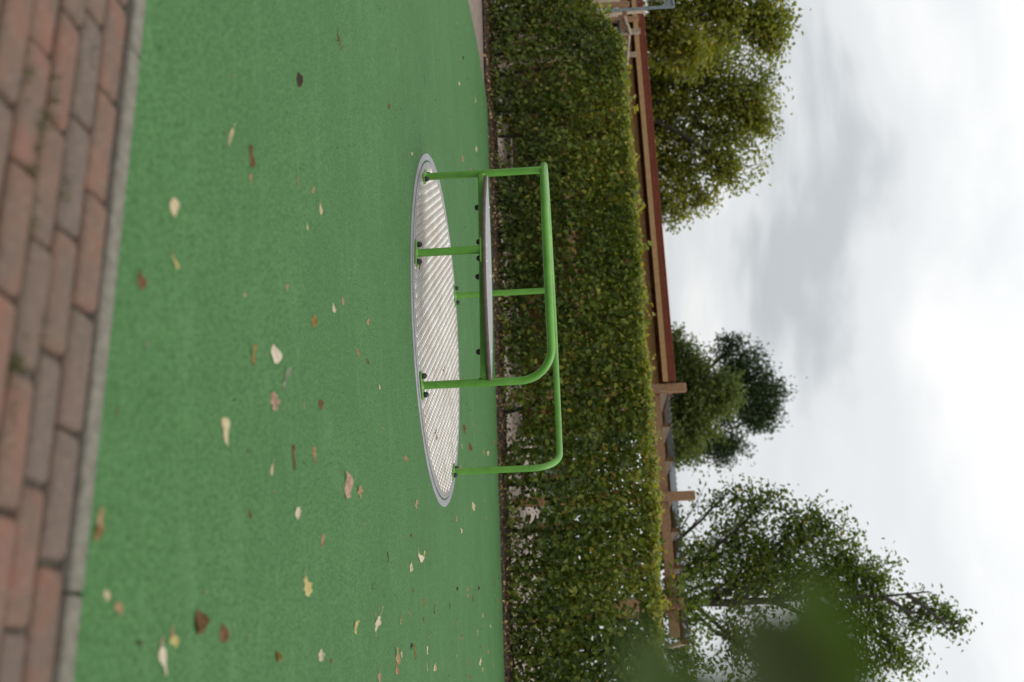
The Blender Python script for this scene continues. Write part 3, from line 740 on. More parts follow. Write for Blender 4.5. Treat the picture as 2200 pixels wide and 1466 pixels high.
# corrugated translucent roof sheet on the rafters
def m_sheet():
    m, nt, b = mat('smoky_corrugated_sheet'); k = Net(nt)
    b.inputs['Base Color'].default_value = (0.12, 0.13, 0.14, 1); b.inputs['Roughness'].default_value = 0.35
    tr = k.n('ShaderNodeBsdfTransparent', {'Color': (0.62, 0.66, 0.70, 1)})
    mx = k.n('ShaderNodeMixShader', {0: 0.45, 1: b.outputs[0], 2: tr.outputs[0]})
    k.l(mx.outputs[0], nt.nodes['Material Output'].inputs['Surface']); return m
M['sheet'] = m_sheet()
def corr(b):
    n_ = int((0.5 - a1) / 0.019); vs_ = []
    for i in range(n_ + 1):
        z = 0.009 * math.sin(i * math.pi / 2)
        aa = a1 + 0.02 + i * 0.019
        vs_ += [S(aa, -0.06, 2.180 + z), S(aa, 2.5, 2.29 + z)]
    b.add(vs_, [(2 * i, 2 * i + 2, 2 * i + 3, 2 * i + 1) for i in range(n_)])
part('roof_sheet', M['sheet'], corr)
part('roof_batten', M['wood_dark'], lambda b: b.beam(S(a1, 1.2, 2.195), S(0.5, 1.2, 2.195), 0.05, 0.05))
# closed shelter to the left
part('roof_fascia', M['red'], lambda b: b.beam(S(aL, -0.16, 2.211), S(a1 - 0.075, -0.16, 2.211), 0.02, 0.063, c=0.003))
part('roof_top', M['red'], lambda b: b.beam(S(aL, 1.35, 2.262), S(a1 - 0.076, 1.35, 2.262), 3.02, 0.034, c=0.004))
part('fascia_board', M['wood_ochre'], lambda b: b.beam(S(aL, -0.145, 2.1385), S(a1 - 0.08, -0.145, 2.1385), 0.04, 0.078, c=0.004))
part('front_beam', M['wood_brown'], lambda b: b.beam(S(aL, 0.06, 1.985), S(a1 - 0.07, 0.06, 1.985), 0.08, 0.15, c=0.006))
a_ = a1 - 0.1; sp_ = a2 - a1
while a_ > aL + 0.2:
    part('rafter', M['wood_dark'], lambda b: b.beam(S(a_ - 0.02, -0.10, 2.20), S(a_ - 0.02, 2.8, 2.20), 0.06, 0.085, c=0.004)); a_ -= 0.62
a_ = a1 - sp_
while a_ > aL:
    part('post', M['wood_dark'], lambda b: b.beam(S(a_, 0.13, -0.02), S(a_, 0.13, 2.13), 0.11, 0.06, up=-sb, c=0.005)); a_ -= sp_
nb = int((a1 - 0.1 - aL) / 0.16)
for i in range(nb):
    aa = aL + 0.16 * i + 0.08
    part('wall_board', M['wood_dark'], lambda b: b.beam(S(aa, 2.6 + 0.006 * (i % 2), 0.0), S(aa, 2.6 + 0.006 * (i % 2), 2.18), 0.152, 0.022, up=-sb, c=0.003))
part('wall_backing', M['wood_dark'], lambda b: b.beam(S(aL, 2.63, 1.08), S(a1 - 0.1, 2.63, 1.08), 0.012, 2.16, c=0.002))
part('front_rail', M['wood'], lambda b: b.beam(S(aL, 0.02, 0.95), S(a1 - 0.2, 0.02, 0.95), 0.05, 0.12, c=0.004))

# ---------------------------------------------------------------- log frame on the left
lf = thing('log_frame', 'small climbing frame of posts and peeled logs beside the grey mesh panel', 'climbing frame', Vector((*W(1330, 80, 13.9).xy, 0)))
def vpost(py, d, zt, wd, m, name='post'):
    p = W(1212, py, d); b = MB(); b.beam((p.x, p.y, -0.02), (p.x, p.y, zt), wd, wd, up=-sb, c=0.004); return put(b.build(name, m), lf)
dlf = 13.9
for py_, xt, wd, mm in ((51, 1372, 0.06, 'wood'), (78, 1375, 0.065, 'log'), (127, 1366, 0.055, 'log'), (18, 1352, 0.06, 'wood')):
    vpost(py_, dlf, W(xt, py_, dlf).z, wd, M[mm])
def logbar(pts, r_, m, name):
    b = MB(); pp = [W(x, y, dlf - 0.12) for x, y in pts]; b.tube(pp, [r_ * random.uniform(0.9, 1.05) for _ in pp], 10); return put(b.build(name, m, smooth=True, sharp=60), lf)
logbar([(1341, 36), (1345, 50), (1350, 62), (1353, 74)], 0.030, M['log'], 'log')
logbar([(1351, 77), (1349, 98), (1348, 120), (1346, 142)], 0.027, M['log'], 'log')
logbar([(1330, 45), (1330, 60), (1331, 75), (1331, 89)], 0.024, M['steel_dark'], 'pipe')
for x0, x1, y_ in ((1290, 1328, 39), (1290, 1330, 66), (1290, 1326, 96), (1300, 1332, 4)):
    p0, p1 = W(x0, y_, dlf + 0.5), W(x1, y_, dlf + 0.5); b = MB(); b.beam((p1.x, p1.y, 0.3), (p1.x, p1.y, p1.z), 0.10, 0.022, up=-sb); put(b.build('plank', M['wood_pale']), lf)
p0, p1 = W(1340, -40, dlf + 0.1), W(1345, 125, dlf + 0.1); b = MB(); b.beam(p0, p1, 0.04, 0.07); put(b.build('crossbar', M['wood']), lf)
p0, p1 = W(1381, 22, dlf + 0.6), W(1382, 36, dlf + 0.6)
b = MB(); b.beam((p0.x, p0.y, 0.0), (p0.x, p0.y, p0.z + 0.03), 0.10, 0.02, up=-sb); put(b.build('plank', M['wood_pale']), lf)
# ---------------------------------------------------------------- grey mesh panel at the left edge
mp = thing('mesh_panel', 'grey tube-framed wire mesh panel standing behind the hedge', 'fence panel', Vector((*W(1300, 17, 12.9).xy, 0)))
pq = W(1450, 14, 12.9); ptop = pq.z; base = Vector((pq.x, pq.y, 0)); ax = -sa
b = MB(); b.tube([base, Vector((base.x, base.y, ptop))], 0.021, 12); put(b.build('frame_tube', M['galv'], smooth=True, sharp=60), mp)
b = MB(); b.tube([base + ax * 2.0, base + ax * 2.0 + Vector((0, 0, ptop))], 0.021, 12); put(b.build('frame_tube', M['galv'], smooth=True, sharp=60), mp)
for z_ in (ptop - 0.022, 0.12):
    b = MB(); b.tube([base + ax * 0.02 + Vector((0, 0, z_)), base + ax * 1.98 + Vector((0, 0, z_))], 0.018, 12); put(b.build('frame_tube', M['galv'], smooth=True, sharp=60), mp)
b = MB()
for i in range(1, 18): b.tube([base + ax * 0.11 * i + Vector((0, 0, 0.12)), base + ax * 0.11 * i + Vector((0, 0, ptop))], 0.0022, 4, cap=False)
for j in range(1, 12): b.tube([base + Vector((0, 0, 0.12 + 0.2 * j)), base + ax * 2 + Vector((0, 0, 0.12 + 0.2 * j))], 0.0022, 4, cap=False)
wm = put(b.build('wire_mesh', M['galv']), mp); wm['kind'] = 'stuff'
b = MB(); q = base + Vector((0, 0, ptop)); b.add([q + ax * 0.02 + Vector((0, 0, -0.04)), q + ax * 0.16 + Vector((0, 0, -0.04)), q + ax * 0.02 + Vector((0, 0, -0.18))], [(0, 1, 2)]); g_ = b.build('gusset', M['galv']); put(g_, mp)
sm = g_.modifiers.new('solid', 'SOLIDIFY'); sm.thickness = 0.006

# ---------------------------------------------------------------- trees
def tree(name, label, base, lobes, m, leaf, per_twig, seed, tr=0.16, twig_len=0.55, spread=0.10, aspect=0.6, cat='tree', tonebias=0.0, up=0.25, group='trees behind the hedge'):
    """lobes: list of (centre, radii, twig count)"""
    rr = random.Random(seed); rg = np.random.default_rng(seed)
    t = thing(name, label, cat, base, group)
    topz = max(c.z for c, r_, k_ in lobes); cxy = sum((c for c, r_, k_ in lobes), Vector()) / len(lobes)
    b = MB(); trunk = []
    for i in range(9):
        f = i / 8; p = base.lerp(Vector((base.x * 0.5 + cxy.x * 0.5, base.y * 0.5 + cxy.y * 0.5, topz * 0.92)), f); p.z = base.z + (topz * 0.92 - base.z) * f
        p += Vector((rr.uniform(-1, 1), rr.uniform(-1, 1), 0)) * 0.10 * f * (1 - f) * 4; trunk.append(p)
    b.tube(trunk, [tr * (1.25 if i == 0 else 1) * (1 - 0.9 * i / 8) for i in range(9)], 10)
    put(b.build('trunk', M['bark'], smooth=True), t)
    def on_trunk(z):
        f = max(0.12, min(0.999, (z - base.z) / (topz * 0.92 - base.z))) * 8; i = int(f); return trunk[i].lerp(trunk[min(i + 1, 8)], f - i)
    LP, LN, LD, LT = [], [], [], []
    lb = MB(); tw = MB()
    for c, rad, cnt in lobes:
        dist = ((c.x - base.x) ** 2 + (c.y - base.y) ** 2) ** 0.5
        s = on_trunk(max(base.z + 0.3 * (c.z - base.z), c.z - 0.9 * dist - 0.4))
        mid = s.lerp(c, 0.5) + Vector((rr.uniform(-.15, .15), rr.uniform(-.15, .15), 0.18 * dist * 0.3))
        lb.tube([s, s.lerp(mid, .5) + Vector((0, 0, .02)), mid, mid.lerp(c, .5) + Vector((rr.uniform(-.08, .08), 0, .05)), c], [tr * 0.36, tr * 0.3, tr * 0.24, tr * 0.17, tr * 0.10], 6, cap=False)
        spine = [mid, mid.lerp(c, .5), c]
        for k_ in range(cnt):
            d = Vector((rr.gauss(0, 1), rr.gauss(0, 1), rr.gauss(0, 1))).normalized()
            q = rr.random() ** 0.45 * (1.35 if rr.random() < 0.22 else 1.0)
            e_ = c + Vector((d.x * rad.x, d.y * rad.y, d.z * rad.z)) * q
            o_ = spine[rr.randrange(3)].lerp(e_, rr.uniform(0.15, 0.5))
            dv = (e_ - o_); L = dv.length
            if L > twig_len * 2.2: o_ = e_ - dv.normalized() * twig_len * 2.2; dv = e_ - o_; L = dv.length
            m1 = o_ + dv * 0.5 + Vector((rr.uniform(-.05, .05), rr.uniform(-.05, .05), 0.06 * L))
            tw.tube([o_, m1, e_], [tr * 0.05 + 0.003, tr * 0.03 + 0.002, 0.0015], 3, cap=False)
            nl = max(4, int(per_twig * rr.uniform(0.6, 1.4)))
            f = rg.uniform(0.25, 1.05, nl)[:, None]
            o_a, m_a, e_a = np.array(o_), np.array(m1), np.array(e_)
            pos = (1 - f) ** 2 * o_a + 2 * f * (1 - f) * m_a + f ** 2 * e_a + rg.normal(0, spread, (nl, 3))
            LP.append(pos); LN.append(rg.normal(0, 0.7, (nl, 3)) + np.array([0, -0.15, 0.7])); LD.append(rg.normal(0, 0.7, (nl, 3)) + np.array(dv) / max(L, .01) * 0.6 + np.array([0, 0, -0.3]))
            LT.append(np.full(nl, rr.uniform(-0.16, 0.16)))
    put(lb.build('limbs', M['bark'], smooth=True), t)['kind'] = 'stuff'
    put(tw.build('twigs', M['bark']), t)['kind'] = 'stuff'
    P = np.concatenate(LP); T = np.concatenate(LT); n_ = len(P)
    tone = 0.42 + T + rg.normal(0, 0.15, n_) + 0.45 * (vnoise(P, 0.9, seed) - 0.5) + tonebias
    tone = np.where(rg.random(n_) < 0.015, 1.0, np.clip(tone, 0, 0.92))
    me = leaf_mesh('crown', P, np.concatenate(LN), rg.uniform(0.7, 1.25, n_) * leaf, tone, m, aspect, dirs=np.concatenate(LD))
    cr_ = put(link('crown', me), t); cr_['kind'] = 'stuff'
    return t
def lob(px, py, d, rx, ry, cnt, rd=None):
    """a crown lobe: photo place, distance, half-height and half-width in photo px at that distance"""
    s = d / FPX
    return (W(px, py, d), Vector((ry * s, (rd or ry * 0.6) * s, rx * s)), cnt)
def foot(py, d): p = W(1212, py, d); return Vector((p.x, p.y, -0.06))
# big lime tree behind the shelter, left
d = 20.5
tree('lime_tree', 'broad full olive-green tree behind the red roof edge, widest crown on the left', foot(215, d),
     [lob(1440, 150, d, 70, 90, 46), lob(1510, 190, d, 95, 115, 80), lob(1605, 190, d, 85, 95, 64), lob(1440, 270, d, 65, 95, 52), lob(1545, 290, d, 95, 90, 66),
      lob(1460, 370, d, 75, 80, 52), lob(1560, 370, d - .4, 75, 60, 36), lob(1440, 450, d, 50, 55, 32), lob(1630, 250, d, 45, 60, 40), lob(1520, 100, d + .8, 90, 90, 70), lob(1395, 330, d + .5, 50, 160, 60), lob(1390, 150, d + .5, 45, 150, 60), lob(1400, 430, d + .6, 40, 70, 26), lob(1500, 430, d, 45, 40, 22)],
     M['leaf_lime'], 0.088, 36, 21, 0.20, 1.0, 0.11)
d = 17.0
tree('maple_tree', 'bright green tree with spreading twigs above the mesh panel at the photo edge', foot(60, d),
     [lob(1450, 20, d, 80, 85, 60), lob(1560, 20, d, 95, 90, 80), lob(1645, 30, d, 65, 75, 50), lob(1520, -90, d, 150, 90, 70), lob(1430, 100, d, 45, 55, 26), lob(1660, 80, d, 40, 40, 18), lob(1480, 110, d - .3, 50, 50, 26)],
     M['leaf_lime'], 0.090, 32, 22, 0.12, 0.9, 0.12, tonebias=-0.12)
d = 29.0
tree('rounded_tree', 'light green rounded tree beyond the pergola in front of a taller dark tree', foot(860, d),
     [lob(1475, 775, d, 60, 55, 60), lob(1505, 845, d, 80, 70, 105), lob(1485, 910, d, 78, 65, 90), lob(1450, 965, d, 48, 48, 50), lob(1455, 728, d, 32, 26, 16), lob(1420, 850, d, 40, 130, 70), lob(1550, 850, d, 42, 50, 44)],
     M['leaf_mid'], 0.11, 44, 23, 0.22, 0.9, 0.12)
d = 34.0
tree('dark_tree', 'tall dark green tree rising behind the light green rounded one', foot(880, d),
     [lob(1605, 785, d, 60, 58, 60), lob(1645, 835, d, 50, 60, 60), lob(1630, 895, d, 62, 46, 56), lob(1560, 860, d, 70, 90, 80), lob(1565, 965, d, 56, 38, 46), lob(1485, 965, d, 62, 44, 50), lob(1575, 738, d, 34, 28, 18), lob(1500, 880, d, 60, 95, 56)],
     M['leaf_dark'], 0.12, 34, 24, 0.30, 1.3, 0.14)
d = 15.6
tree('open_crown_tree', 'large open-crowned tree with thin leafy branches at the end of the pergola', foot(1326, d),
     [lob(1500, 1190, d, 70, 90, 40), lob(1590, 1130, d, 85, 75, 40), lob(1560, 1060, d, 60, 40, 16), lob(1650, 1070, d, 70, 50, 24), lob(1690, 1170, d, 100, 80, 52), lob(1740, 1110, d, 70, 50, 24),
      lob(1640, 1270, d, 120, 90, 44), lob(1780, 1250, d, 100, 80, 50), lob(1880, 1240, d, 70, 60, 30), lob(1900, 1330, d, 90, 70, 44), lob(1990, 1320, d, 70, 50, 26), lob(2060, 1340, d, 45, 25, 12), lob(1780, 1370, d, 120, 90, 60),
      lob(1940, 1410, d, 70, 55, 28), lob(1600, 1390, d, 110, 90, 56), lob(1480, 1310, d - .6, 60, 90, 40), lob(1470, 1420, d, 60, 70, 40), lob(1440, 1130, d, 30, 55, 14), lob(1860, 1440, d, 100, 60, 40), lob(1700, 1470, d, 140, 70, 50), lob(1810, 1185, d, 60, 62, 34), lob(1760, 1140, d, 50, 50, 20), lob(1840, 1225, d, 60, 50, 26), lob(1700, 1235, d, 90, 70, 44), lob(1610, 1205, d, 80, 70, 40), lob(1820, 1310, d, 80, 60, 34), lob(1540, 1260, d, 80, 80, 28), lob(1447, 1275, 12.85, 26, 60, 12), lob(1440, 1180, 14.6, 30, 70, 16)],
     M['leaf_birch'], 0.074, 22, 25, 0.11, 0.85, 0.090, group='trees behind the hedge')
# far shrubs closing the view beyond the terrace
n = 26000
fx = rng.uniform(-26, 26, n); fy = 26 + rng.normal(0, 1.2, n) - 0.30 * fx * 0.4
hmax = 1.2 + 1.5 * vnoise(np.stack([fx, fx * 0, fx * 0], 1), 0.35, 31) + 0.5 * vnoise(np.stack([fx, fx * 0, fx * 0], 1), 1.3, 32)
fz = hmax * rng.random(n) ** 0.8
far = leaf_mesh('far_shrubs', np.stack([fx, fy, fz], 1), rng.normal(0, 0.6, (n, 3)) + np.array([0, -0.6, 0.5]), rng.uniform(0.12, 0.24, n), 0.45 + rng.normal(0, 0.2, n), M['leaf_dark'], 0.7)
tag(link('far_shrubs', far), 'dark mass of shrubs far behind the terrace', 'shrubs', kind='stuff')

# ---------------------------------------------------------------- leafy twig close to the lens
sh = thing('leafy_shoot', 'out-of-focus green leafy shoot close to the camera', 'plant', (0.34, 0.22, -0.06))
near = [((1795, 1235), (1805, 1570), 0.30, 0.56, 0.50), ((1650, 1310), (1745, 1600), 0.29, 0.60, 0.10), ((1445, 1375), (1425, 1600), 0.27, 0.62, 0.85), ((1540, 1440), (1620, 1620), 0.30, 0.60, 0.30), ((1870, 1420), (1850, 1620), 0.31, 0.5, 0.45)]
spath = [Vector((0.34, 0.22, -0.06)), Vector((0.33, 0.24, 0.3)), Vector((0.28, 0.27, 0.6)), W(1400, 1680, 0.29), W(1640, 1660, 0.30), W(1900, 1690, 0.30)]
b = MB(); b.tube(spath, [0.006, 0.0055, 0.0045, 0.0035, 0.0028, 0.0015], 8); put(b.build('stem', M['bark'], smooth=True), sh)
for (tp_, bs_, dd_, asp_, tn) in near:
    tip, st_ = W(*tp_, dd_), W(*bs_, dd_ + 0.012); D = (tip - st_); L = D.length
    view = (CAM - (tip + st_) / 2).normalized(); nrm = np.array([list(view + Vector((random.uniform(-.2, .2), 0, 0.25)))])
    me = leaf_mesh('leaf', np.array([list(st_)]), nrm, np.array([L]), np.array([tn]), M['leaf_near'], asp_, fold=0.12, droop=0.05, dirs=np.array([list(D.normalized())]))
    put(link('leaf', me), sh)
    root = min((spath[3].lerp(spath[4], i / 20) if i <= 20 else spath[4].lerp(spath[5], i / 20 - 1) for i in range(41)), key=lambda q: (q - st_).length)
    b = MB(); b.tube([root, (root + st_) / 2 + Vector((0, 0, .003)), st_], 0.0009, 5); put(b.build('leaf_stalk', M['bark']), sh)

# ---------------------------------------------------------------- fallen leaves
def dry_mesh(kind, L, seed):
    rr = random.Random(seed); b = MB()
    nu, nv = 9, 5
    asp = {'oval': 0.72, 'slim': 0.40, 'lobed': 0.74, 'roll': 1.0, 'scrap': 0.85, 'star': 0.85}[kind]
    curl = {'oval': 0.35, 'slim': 0.6, 'lobed': 0.5, 'roll': 2.3, 'scrap': 0.8, 'star': 0.7}[kind] * rr.uniform(0.7, 1.3)
    bend = rr.uniform(-0.5, 0.9); tw_ = rr.uniform(-0.5, 0.5)
    ph = rr.uniform(0, 6); FL = 1 if rr.random() < .5 else -1
    vs_ = []
    for i in range(nu):
        u = i / (nu - 1)
        if kind in ('oval', 'slim', 'roll'): w = math.sin(math.pi * min(1, u * 0.94 + 0.03)) ** 0.75 * (1 - 0.15 * u)
        elif kind == 'lobed': w = math.sin(math.pi * (0.04 + 0.93 * u)) ** 0.6 * (0.72 + 0.28 * math.sin(u * 17 + ph))
        elif kind == 'star': w = 0.25 + 0.75 * abs(math.sin(u * 7 + ph)) * math.sin(math.pi * (0.05 + 0.9 * u))
        else: w = (0.55 + 0.45 * rr.random()) * math.sin(math.pi * (0.08 + 0.84 * u)) ** 0.4
        for j in range(nv):
            s = (j / (nv - 1) - 0.5) * 2
            hw = w * asp * L / 2
            ang = s * curl * (0.6 + 0.4 * math.sin(u * 3 + ph)) + tw_ * (u - .5)
            rad = hw / max(curl, 0.05)
            y = rad * math.sin(ang) if curl > 0.05 else s * hw
            z = rad * (1 - math.cos(ang))
            z += L * 0.10 * bend * (2 * u - 1) ** 2 + L * 0.03 * math.sin(u * 9 + ph + s * 2)
            jx = 0 if kind not in ('scrap', 'star') else rr.uniform(-.04, .04) * L
            vs_.append(Vector(((u - .5) * L * FL + jx, y, z)))
    fs = [(i * nv + j, (i + 1) * nv + j, (i + 1) * nv + j + 1, i * nv + j + 1) for i in range(nu - 1) for j in range(nv - 1)]
    zmin = sorted(v.z for v in vs_)[2]
    for v in vs_: v.z -= zmin
    b.add(vs_, fs)
    if kind in ('oval', 'slim', 'lobed') and L > 0.03:
        e_ = vs_[nv // 2]; b.tube([e_, e_ + Vector((-L * 0.16, L * 0.03, 0.001)), e_ + Vector((-L * 0.30, L * 0.08, 0.0))], [0.0009, 0.0008, 0.0006], 4)
    return b
GRP = 'fallen leaves on the green rubber'
used = {}
def fallen(px, py, lpx, kind, colr, label=None, z=0.0, rot=None, tilt=0.0):
    p = G(px, py, z); d = -(p - CAM).dot(CZ); L = lpx * d / FPX * 1.25
    sd_ = int(px * 13 + py * 7); rr = random.Random(sd_)
    b = dry_mesh(kind, L, sd_)
    o = b.build('fallen_leaf', DRY[colr], smooth=True)
    o.rotation_euler = (rr.uniform(0.40, 0.95) if lpx > 11 else rr.uniform(0.15, 0.7), rr.uniform(-.12, .12), rr.uniform(-0.45, 0.45) if rot is None else R(rot))
    rm = o.rotation_euler.to_matrix(); zs = sorted((rm @ v.co).z for v in o.data.vertices)
    o.location = (p.x, p.y, z + 0.0008 - zs[2])
    tag(o, label or auto_label(px, py, lpx, kind, colr), 'fallen leaf', GRP); return o
CN = {'cream': 'cream', 'pale': 'pale', 'tan': 'tan', 'pink': 'pinkish-brown', 'brown': 'brown', 'dark': 'blackish', 'ochre': 'ochre', 'yellow': 'yellow', 'grey': 'grey-green'}
def auto_label(px, py, lpx, kind, colr):
    if px > 885 and py > 1230:
        row = 'nearer the carousel' if px < 945 else 'halfway to the hedge' if px < 1000 else 'towards the hedge' if px < 1040 else 'almost at the hedge'
        where = f"in the right scatter {row}" + (' at the photo edge' if py > 1420 else '' if py > 1330 else ', carousel side')
    elif px > 985: where = 'on the far strip behind the ' + ('bare left side' if py < 250 else 'left end of the carousel' if py < 420 else 'bench' if py < 930 else 'right half of the carousel' if py < 985 else 'rear right post' if py < 1060 else 'right end of the carousel')
    elif px > 885: where = 'just past the left end of the platform' if py < 420 else 'close to the right end of the platform'
    elif py < 420: where = 'on the bare rubber left of the carousel'
    elif py > 1130: where = 'on the rubber right of the carousel, ' + ('near the kerb' if px < 500 else 'near the photo edge' if py > 1380 else 'far side' if px > 840 else 'middle')
    elif px > 750: where = 'just in front of the platform, ' + ('below the bench' if py < 765 else 'below the bent rail post' if py < 880 else 'below the open side')
    elif px > 560: where = 'out before the carousel, ' + ('left of the bench' if py < 600 else 'below the bench' if py < 800 else 'below the bent rail post')
    else: where = 'on the rubber near the kerb, ' + ('left part' if py < 700 else 'middle' if py < 800 else 'right of the middle')
    size = 'tiny' if lpx < 12 else 'small'
    shp = {'slim': 'sliver', 'scrap': 'leaf scrap', 'star': 'ragged leaf scrap', 'oval': 'oval leaf', 'lobed': 'lobed leaf', 'roll': 'curled leaf'}[kind]
    return f"{size} {CN[colr]} {shp} {where}"
